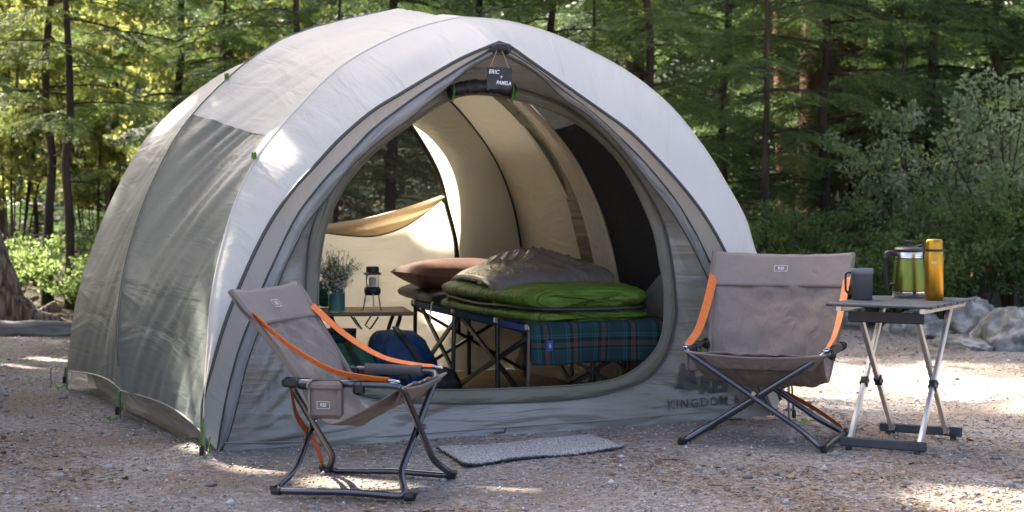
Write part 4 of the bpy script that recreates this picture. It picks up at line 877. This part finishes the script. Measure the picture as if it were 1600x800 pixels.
# ------------------------------------------------------------------ vegetation
def leafmat(name, c1, c2, c3, tcol, tr=.45, rough=.5):
    return M(name, c1, c2, rough=rough, attr='tint', c3=c3, trans=tr, spec=.35, tcol=tcol)
m_deep = leafmat('shade_darkened_needles', (.010, .022, .009), (.05, .075, .028), (.022, .042, .016), (.06, .10, .03), .25)  # needle green darkened so the far wood's shade sits in the colour
m_con = leafmat('conifer_needles', (.026, .054, .020), (.115, .165, .062), (.054, .096, .036), (.15, .23, .07), .38)
m_conl = leafmat('conifer_needles_light', (.03, .058, .018), (.14, .185, .065), (.06, .105, .034), (.30, .38, .10), .45)
m_dec = leafmat('yellow_green_leaves', (.04, .07, .018), (.24, .23, .075), (.09, .125, .035), (.42, .44, .13), .5)
m_bush = leafmat('bush_leaves', (.045, .095, .022), (.17, .235, .07), (.085, .145, .042), (.27, .36, .11), .45)
m_bushg = leafmat('grey_green_leaves', (.08, .12, .055), (.44, .48, .32), (.19, .245, .125), (.38, .46, .20), .38)
def frond(seed, n=11, fine=1.0):
    r = np.random.default_rng(seed); Q = []
    def leaf(p, d, l, wd):
        d = d / np.linalg.norm(d); e = np.cross(d, np.array([0, 0, 1.0]) + r.normal(0, .35, 3)); e /= np.linalg.norm(e) + 1e-9
        Q.append([p, p + d * l * .45 + e * wd, p + d * l, p + d * l * .45 - e * wd])
    for i in range(n):
        p = (i + .6) / n; c = np.array([p, .03 * math.sin(5 * p + seed), -.22 * p * p])
        for sg in (-1, 1):
            L = (.50 * (1 - p) ** .75 + .07) * r.uniform(.75, 1.15) * min(1, .45 + 2.2 * p); a = sg * rad(r.uniform(45, 62)); d = np.array([math.cos(a), math.sin(a), -.22 + r.normal(0, .07)])
            m = max(2, int(L / (.075 * fine)))
            for k in range(m):
                q = c + d * L * (k + .3) / m
                for s2 in (-1, 1): b = a + s2 * rad(r.uniform(30, 48)); leaf(q, np.array([math.cos(b), math.sin(b), -.15 + r.normal(0, .12)]), r.uniform(.085, .13) * fine ** .6, .017 * fine)
            leaf(c + d * L * .9, d, .12, .017)
    leaf(np.array([.95, 0, -.2]), np.array([1, 0, -.3]), .14, .018)
    return np.array(Q)
FRC = [frond(s) for s in range(300, 306)]; FR = [frond(s, 13, .66) for s in range(300, 306)]
def rz_(a): c, s = math.cos(a), math.sin(a); return np.array([[c, -s, 0], [s, c, 0], [0, 0, 1]])
def ry_(a): c, s = math.cos(a), math.sin(a); return np.array([[c, 0, s], [0, 1, 0], [-s, 0, c]])
def rx_(a): c, s = math.cos(a), math.sin(a); return np.array([[1, 0, 0], [0, c, -s], [0, s, c]])
def conifer(seed, H, r0, zlo, zhi, nl, Lmax, fs=.55, coarse_from=99, bare=6, keep=1.0, low=.6, lib=None, inner_n=0):
    lib = lib or FR
    r = np.random.default_rng(seed); tr = MB(); K = 14; zz = np.linspace(-.1, H, K); ox = np.cumsum(r.normal(0, .05 * H / 10, K)); oy = np.cumsum(r.normal(0, .05 * H / 10, K)); ox -= ox[0]; oy -= oy[0]
    tr.tube([(a, b, c) for a, b, c in zip(ox, oy, zz)], [max(.012, r0 * (1 - .93 * max(z, 0) / H) * (1.35 if z < .05 else 1)) for z in zz], 9)
    Vs, Ts = [], []
    def limb(z, a, L, leafy, fsz):
        x0, y0 = np.interp(z, zz, ox), np.interp(z, zz, oy); d = np.array([math.cos(a), math.sin(a), 0]); up = r.uniform(.05, .25); dr = r.uniform(.2, .38) * L
        P = [np.array([x0, y0, z]) + d * L * k + np.array([0, 0, up * L * k - dr * k * k * .9]) + r.normal(0, .025, 3) * k for k in np.linspace(0, 1, 6)]
        tr.tube(P, [max(.003, .011 * L ** .7 * (1 - .85 * k)) for k in np.linspace(0, 1, 6)], 5)
        if not leafy: return
        P = np.array(P); nf = max(3, int(L / (fsz * .26))); base = r.normal(.42, .16)
        for i in range(nf):
            k = .18 + .82 * (i + r.random() * .6) / nf; q = np.array([np.interp(k, np.linspace(0, 1, 6), P[:, j]) for j in range(3)])
            if r.random() > keep: continue
            sg = -1 if i % 2 else 1; yaw = a + (sg * rad(r.uniform(25, 65)) if k < .9 else r.normal(0, .2)); S = fsz * r.uniform(.65, 1.15) * (1.1 - .35 * k)
            Mx = rz_(yaw) @ ry_(r.uniform(-.02, .34)) @ rx_(r.normal(0, .16)); f = (FRC if z > coarse_from else lib)[r.integers(6)] * S
            Vs.append((f.reshape(-1, 3) @ Mx.T) + q); Ts.append(np.clip(base + r.normal(0, .1) + np.linspace(-.12, .22, len(f)).repeat(4) + r.normal(0, .06), 0, 1))
    for i in range(nl):
        z = zlo + (zhi - zlo) * ((i + r.random()) / nl); k = (z - zlo) / max(zhi - zlo, .1); L = Lmax * (1 - .75 * max(0, z / H - .15)) * r.uniform(.55, 1.1) * (low + (1 - low) * min(1, k * 6)); c = z > coarse_from
        limb(z, i * 2.4 + r.normal(0, .4), max(L, .4), True, fs * (2.0 if c else 1))
    for i in range(inner_n): limb(r.uniform(.5, min(4.2, H * .7)), r.uniform(0, 6.28), r.uniform(.25, .6), True, fs * .8)
    for i in range(bare): limb(r.uniform(.3, max(zlo, 1.2)), r.uniform(0, 6.28), r.uniform(.3, .9), False, fs)
    V = np.concatenate(Vs); T = np.concatenate(Ts)
    return tr, V, T
def tree_proto(name, mat_t, mat_l, *a, **k):
    tr, V, T = conifer(*a, **k); t = mk('trunk', tr.V, tr.F, mat_t); c = fast('crown', V, np.arange(len(V)).reshape(-1, 4), mat_l, None, T)
    md, mc = t.data, c.data; bpy.data.objects.remove(t); bpy.data.objects.remove(c); return name, md, mc
def plant(proto, label, x, y, s=1, rz=0, cat='tree', group=None, tilt=0, mats=None):
    name, md, mc = proto; o = thing(name, label, cat, (x, y, float(ground_z(np.array(x), np.array(y))) - .02), rz, group); o.scale = (s, s, s); o.rotation_euler = (tilt, 0, rz)
    link('trunk', md, o); tag(link('crown', mc, o), kind='stuff')
    if mats: o.children[1].material_slots[0].link = 'OBJECT'; o.children[1].material_slots[0].material = mats
    return o
pA = tree_proto('hemlock_tree', m_bark, m_con, 401, 7.2, .055, .7, 6.8, 46, 2.0, keep=.95, inner_n=26, fs=.55, coarse_from=4.6)
pB = tree_proto('hemlock_tree', m_bark, m_con, 402, 6.6, .045, .4, 6.2, 44, 1.7, keep=.95, inner_n=26, fs=.5, coarse_from=4.6)
pC = tree_proto('hemlock_tree', m_bark, m_conl, 403, 5.6, .045, 1.5, 5.2, 26, 1.4, fs=.5, coarse_from=4.6, keep=.8)
pT = tree_proto('shade_conifer', m_bark, m_con, 404, 17, .22, 4.2, 16.5, 46, 3.4, fs=1.5, coarse_from=99, keep=.9)
pS = tree_proto('cedar_sapling', m_bark, m_con, 405, 3.2, .03, .15, 3.1, 34, .95, fs=.42, bare=0)
# broad leaved shrubs
def shrub(seed, H, W_, nst, nleaf, lsz, upright=.5):
    r = np.random.default_rng(seed); tr = MB(); Q, T = [], []
    for i in range(nst):
        a = r.uniform(0, 6.28); l = H * r.uniform(.65, 1.05); out = W_ * r.uniform(.25, 1) * .5; P = spline([(0.05 * math.cos(a), .05 * math.sin(a), -.05), (out * .35 * math.cos(a), out * .35 * math.sin(a), l * .5), (out * math.cos(a + .3), out * math.sin(a + .3), l)], 5); tr.tube(P, np.linspace(.010, .003, len(P)), 5)
        tips = []
        for q in range(7):
            k = r.uniform(.35, 1); p = np.array([np.interp(k, np.linspace(0, 1, len(P)), P[:, j]) for j in range(3)]); d = np.array([math.cos(b := r.uniform(0, 6.28)), math.sin(b), r.uniform(-.1, .7)]) * r.uniform(.12, .32) * W_ * .55; e = p + d
            tr.tube([p, p + d * .5 + np.array([0, 0, .02]), e], [.004, .003, .0015], 4); tips.append((p, e))
        for q in range(nleaf // nst):
            p, e = tips[r.integers(7)]; c = p + (e - p) * r.uniform(.15, 1.1) + r.normal(0, .035, 3); d = r.normal(size=3) + np.array([0, 0, .1]); d /= np.linalg.norm(d); n_ = np.cross(d, r.normal(size=3) * .6 + np.array([d[1], -d[0], 0])); n_ /= np.linalg.norm(n_) + 1e-9
            l_ = lsz * r.uniform(.6, 1.25); Q.append([c, c + d * l_ * .5 + n_ * l_ * .3, c + d * l_, c + d * l_ * .5 - n_ * l_ * .3]); T.append(np.clip(r.normal(.45, .2), 0, 1))
    return tr, np.array(Q).reshape(-1, 3), np.repeat(T, 4)
def shrub_proto(name, mat_t, mat_l, *a):
    tr, V, T = shrub(*a); t = mk('stem', tr.V, tr.F, mat_t); c = fast('foliage', V, np.arange(len(V)).reshape(-1, 4), mat_l, None, T); md, mc = t.data, c.data; bpy.data.objects.remove(t); bpy.data.objects.remove(c); return name, md, mc
sA = shrub_proto('leafy_bush', m_bark, m_bush, 501, 1.3, 1.5, 16, 5200, .045)
sB = shrub_proto('grey_green_bush', m_bark, m_bushg, 502, 1.7, 1.4, 14, 4200, .042)
sC = shrub_proto('leafy_bush', m_bark, m_bush, 503, .75, 1.3, 16, 4200, .042)
sD = shrub_proto('young_maple', m_bark, m_dec, 504, 3.6, 2.2, 12, 6500, .075)
sE = shrub_proto('low_undergrowth', m_bark, m_bush, 505, .8, 1.6, 16, 4200, .05)
def at(u, Y): return ((u - 800) * Y / FPX, Y)
# --- trees behind, right of the tent
G1 = 'conifers behind the tent'
trees = [
 (pC, 'dark hemlock with bare lower trunk just right of the tent', 1190, 13.6, .8, .4), (pB, 'hemlock with spreading green sprays behind the right chair', 1290, 15.2, 1.1, 1.9),
 (pA, 'tall hemlock with dense dark sprays behind the flask', 1455, 17.4, 1.1, 3.1), (pB, 'hemlock at the far right edge with drooping sprays', 1630, 16.6, 1.15, 4.4),
 (pC, 'hemlock rising behind the right shoulder of the tent', 1010, 14.2, 1.05, 5.0), (pC, 'hemlock standing behind the tent peak', 870, 15.0, 1.1, 2.4),
 (pA, 'deep set hemlock behind the tall boulder', 1385, 18.0, 1.2, .9), (pB, 'deep set hemlock filling the gap right of the tent', 1105, 17.6, 1.2, 3.6),
 (pA, 'deep set hemlock behind the bushes at far right', 1550, 19.0, 1.25, 2.2), (pB, 'deep set hemlock behind the tent roof', 760, 18.4, 1.25, 5.6),
 (pA, 'hemlock behind the left slope of the tent roof', 610, 16.0, 1.1, 1.2), (pC, 'thin light green hemlock left of the tent roof', 455, 15.0, 1.0, .3),
 (pC, 'thin dark trunked hemlock nearest the left edge of the clearing', 75, 14.4, 1.0, 2.0), (pC, 'thin reddish trunked hemlock close beside the tent at left', 111, 14.0, .95, 4.6),
 (pB, 'hemlock with layered sprays between the left saplings and tent', 250, 15.8, 1.05, 3.9), (pC, 'light hemlock at the far left edge of the picture', 5, 16.0, 1.05, 5.2),
 (pA, 'deep set hemlock seen between the thin left trunks', 175, 21.0, 1.2, 1.0), (pB, 'deep set hemlock behind the left roof edge', 380, 21.5, 1.2, 4.1),
]
for p_, lb, u, Y, s_, rz in trees: x_, y_ = at(u, Y); plant(p_, lb, x_, y_, s_, rz, group=G1)
# a straight bare trunk and a red cedar trunk
def bare_trunk(name, label, u, Y, r_, H, mat, seed, lean=0):
    x_, y_ = at(u, Y); o = thing(name, label, 'tree', (x_, y_, float(ground_z(np.array(x_), np.array(y_))) - .05)); P = spline([(0, 0, 0), (lean * .3, 0, H * .3), (lean * .6, 0, H * .65), (lean, 0, H)], 8); k = len(P); b = MB(); b.tube(P, r_ * np.linspace(1.15, .75, k), 16); V = np.array(b.V); V += np.array([1, 1, 0]) * (r_ * .12 * SN(seed, 7 / r_ * .25, 7, 3)(V[:, 0] * 2, V[:, 1] * 2, V[:, 2] * .1))[:, None]; mk('trunk', V, b.F, mat, o)
    r = np.random.default_rng(seed)
    for i in range(7):
        z = r.uniform(.2, .9) * min(H, 5); a = r.uniform(0, 6.28); l = r.uniform(.3, .8); MB().tube([(lean * z / H, 0, z), (lean * z / H + l * .5 * math.cos(a), l * .5 * math.sin(a), z + .05), (lean * z / H + l * math.cos(a), l * math.sin(a), z - .05)], [.014, .01, .004], 5).build('dead_branch', mat, o)
    V = []; T = []
    for i in range(26):
        z = H * r.uniform(.62, 1); a = r.uniform(0, 6.28); f = FR[i % 6] * r.uniform(1.2, 2.0); V.append(f.reshape(-1, 3) @ (rz_(a) @ ry_(.3)).T + np.array([lean * z / H, 0, z])); T.append(np.full(len(f) * 4, r.random() * .6))
    V = np.concatenate(V); tag(fast('crown', V, np.arange(len(V)).reshape(-1, 4), m_con, o, np.concatenate(T)), kind='stuff'); return o
bare_trunk('fir_tree', 'dark straight trunk rising above the left roof edge of the tent', 352, 17.0, .075, 11, m_bark, 601)
bare_trunk('fir_tree', 'dark straight trunk behind the right shoulder of the tent', 992, 16.4, .085, 12, m_bark, 602)
bare_trunk('cedar_tree', 'thick reddish cedar trunk in the dark gap right of the tent', 1292, 18.0, .34, 13, m_barkr, 603, .25)
bare_trunk('cedar_tree', 'reddish trunk leaning in the shade left of the thick cedar', 1245, 20.5, .16, 11, m_barkr, 604, -.5)
# unseen conifers added left of view to shade the tent and pitch
lit_spots = [((x_, y_, 0), .42) for x_ in (1.4, 2.0, 2.6, 3.2) for y_ in (9.2, 9.9)] + [((1.6, 5.62, 0), .22), ((2.6, 8.1, 0), .2), ((2.9, 7.2, 0), .15), ((-2.6, 10.3, 0), .3), ((3.2, 11.4, 0), .5), ((2.2, 11.8, 0), .4)]
def tw(s, t, z): p_ = TC + E1 * s + E2 * t; return (p_[0], p_[1], z)
lit_spots += [(tw(-1.28, .22, .40), .10), (tw(-1.28, .12, .75), .07), (tw(-1.2, .35, 1.05), .08), (tw(-1.25, .5, .25), .08), (tw(-.9, 2.1, 1.35), .12), (tw(-1.15, 2.35, .9), .08), (tw(-.98, .42, 1.30), .03)]
lit_spots += [(tw(.60, 2.45, 1.1), .22), (tw(.25, 2.3, 1.15), .25), (tw(.7, 2.5, .45), .10), (tw(.40, 2.2, 1.3), .2)]
lit_spots += [(cotp(.08, 1.15, .62), .14), (cotp(.0, 1.3, .55), .12), (cotp(.25, 1.05, .66), .12), (cotp(.1, 1.55, .6), .14)]
bo_ = np.array([q[0] for q in lit_spots], float); br_ = np.array([q[1] for q in lit_spots]); SD = np.array(SUN_DIR)
def cut_for_sun(P):                 # leaves removed along the sun's line so chosen spots come out lit
    v = P[:, None] - bo_[None]; al_ = v @ SD; dd = np.linalg.norm(v - al_[..., None] * SD, axis=2); return ((dd < br_[None] + .05) & (al_ > 1)).any(1)
def tall(label, x_, y_, H, seed, zlo, Lmax, nl, keep):
    tr, V, T = conifer(seed, H, .2, zlo, H - .4, nl, Lmax, fs=1.25, keep=keep, bare=3, lib=FRC)
    o = thing('shade_conifer', label, 'tree', (x_, y_, 0), 0, 'unseen conifers added to shade the clearing'); mk('trunk', tr.V, tr.F, m_bark, o)
    Q = V.reshape(-1, 4, 3); T = T.reshape(-1, 4); c_ = Q.mean(1) + np.array([x_, y_, 0]); k = ~cut_for_sun(c_); Q, T = Q[k], T[k]
    tag(fast('crown', Q.reshape(-1, 3), np.arange(Q.shape[0] * 4).reshape(-1, 4), m_con, o, T.ravel()), kind='stuff')
tall('nearest unseen tall shade conifer beyond the left edge behind the dead stump', -6.2, 13.6, 15, 701, 4.0, 3.2, 48, .9)
tall('unseen tall shade conifer just beyond the left edge beside the dead stump', -4.7, 13.0, 12, 702, 4.4, 2.6, 40, .9)
tall('second unseen tall shade conifer back beyond the left edge', -8.6, 15.2, 17, 703, 4.0, 3.2, 48, .9)
tall('unseen tall shade conifer beyond the left edge between the nearest two', -7.4, 13.0, 14, 707, 3.6, 3.0, 50, .95)
tall('unseen tall shade conifer beyond the left edge level with the tent', -6.8, 8.6, 13, 704, .8, 3.0, 44, .9)
tall('unseen tall shade conifer beyond the left edge level with the tent rear', -7.6, 11.2, 14, 705, .8, 3.0, 46, .9)
tall('unseen shade conifer beyond the left edge nearest the tent side', -4.7, 7.4, 9, 708, .3, 2.1, 40, .95)
tall('unseen shade conifer beyond the left edge nearest the rear tent corner', -5.3, 9.9, 10, 709, .3, 2.0, 40, .95)
tall('unseen tall shade conifer beyond the left edge level with the left chair', -6.6, 5.6, 12, 706, .8, 2.8, 32, .7)
# saplings, maples and undergrowth
und = [
 (sD, 'yellow green young maple at far left behind the stump', 20, 15.2, .95, .3, 'tree'), (sD, 'yellow green young maple between the thin left trunks', 150, 16.6, 1.0, 2.0, 'tree'), (sD, 'yellow green young maple left of the tent roof', 265, 17.8, 1.05, 4.0, 'tree'),
 (sD, 'young maple peeking over the left roof edge', 420, 18.6, 1.1, 1.0, 'tree'), (sE, 'low yellowish undergrowth behind the edging log', 130, 13.6, .62, .5, 'undergrowth'), (sE, 'low yellowish undergrowth behind the dead stump', 20, 14.2, .7, 2.5, 'undergrowth'),
 (sE, 'undergrowth close beside the rear corner of the tent', 215, 14.6, .75, 4.1, 'undergrowth'), (sD, 'young maple in the sunny gap deep at left', 90, 20.0, 1.2, 5.5, 'tree'),
 (sA, 'bright green bush behind the top of the right chair', 1265, 13.3, .68, .2, 'bush'), (sA, 'green bush right of the tent edge by the chair', 1205, 13.9, .6, 1.6, 'bush'), (sC, 'low green bush behind the mug', 1330, 13.4, .9, 2.8, 'bush'),
 (sB, 'grey green bush with pale leaves behind the coffee press', 1415, 13.8, .95, .9, 'bush'), (sB, 'tall grey green bush at the far right edge', 1585, 13.2, 1.05, 2.3, 'bush'), (sB, 'grey green bush behind the flask', 1500, 14.0, .95, 4.2, 'bush'),
 (sA, 'green bush behind the tall boulder', 1530, 12.9, .75, 3.3, 'bush'), (sC, 'low green bush right of the flask behind the rocks', 1475, 12.8, .9, 5.1, 'bush'), (sA, 'green bush at the far right behind the low boulder', 1615, 12.8, .85, .7, 'bush'),
 (sC, 'low green bush under the table top behind the rocks', 1385, 12.9, .8, 1.1, 'bush'),
]
for p_, lb, u, Y, s_, rz, ct in und: x_, y_ = at(u, Y); plant(p_, lb, x_, y_, s_, rz, cat=ct, group='bushes and young growth at the clearing edge')
sap = [(1140, 15.0, 1.0, .2, 'cedar sapling in the gap just right of the tent'), (1420, 15.8, 1.1, 1.7, 'cedar sapling behind the coffee press bush'), (1330, 16.5, 1.15, 3.0, 'cedar sapling in front of the thick cedar trunk'), (340, 15.6, 1.0, 4.4, 'cedar sapling behind the left shoulder of the tent'), (520, 15.4, 1.0, 5.3, 'cedar sapling seen over the tent roof at left'), (940, 16.0, 1.2, .9, 'cedar sapling behind the right roof of the tent'), (60, 17.0, 1.0, 2.2, 'cedar sapling between the stump and thin trunks')]
for u, Y, s_, rz, lb in sap: x_, y_ = at(u, Y); plant(pS, lb, x_, y_, s_, rz, group='cedar saplings')
# the wood beyond, one mass of boughs
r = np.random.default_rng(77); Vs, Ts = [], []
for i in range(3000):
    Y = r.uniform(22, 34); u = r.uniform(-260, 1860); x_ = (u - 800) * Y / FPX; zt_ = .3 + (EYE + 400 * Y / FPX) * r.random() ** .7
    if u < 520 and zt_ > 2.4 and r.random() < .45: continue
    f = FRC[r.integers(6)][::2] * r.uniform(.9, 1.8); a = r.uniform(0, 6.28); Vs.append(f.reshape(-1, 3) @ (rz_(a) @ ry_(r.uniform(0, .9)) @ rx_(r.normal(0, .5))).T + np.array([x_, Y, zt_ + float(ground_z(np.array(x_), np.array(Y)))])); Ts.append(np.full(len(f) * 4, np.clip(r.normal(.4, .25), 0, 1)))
V = np.concatenate(Vs); tag(fast('distant_forest', V, np.arange(len(V)).reshape(-1, 4), m_deep, None, np.concatenate(Ts)), 'shade-darkened mass of conifer boughs filling the wood beyond', 'forest', kind='stuff')
tr = MB()
for i in range(9):
    Y = r.uniform(25, 36); u = r.uniform(-200, 1800); x_ = (u - 800) * Y / FPX; z0 = float(ground_z(np.array(x_), np.array(Y))); q = r.uniform(.05, .16); tr.tube([(x_, Y, z0 - .1), (x_ + r.normal(0, .15), Y, z0 + 4), (x_ + r.normal(0, .3), Y, z0 + 9)], [q, q * .85, q * .6], 7)
tag(tr.build('distant_trunks', m_bark), 'dim trunks standing in the wood beyond', 'forest', kind='stuff')
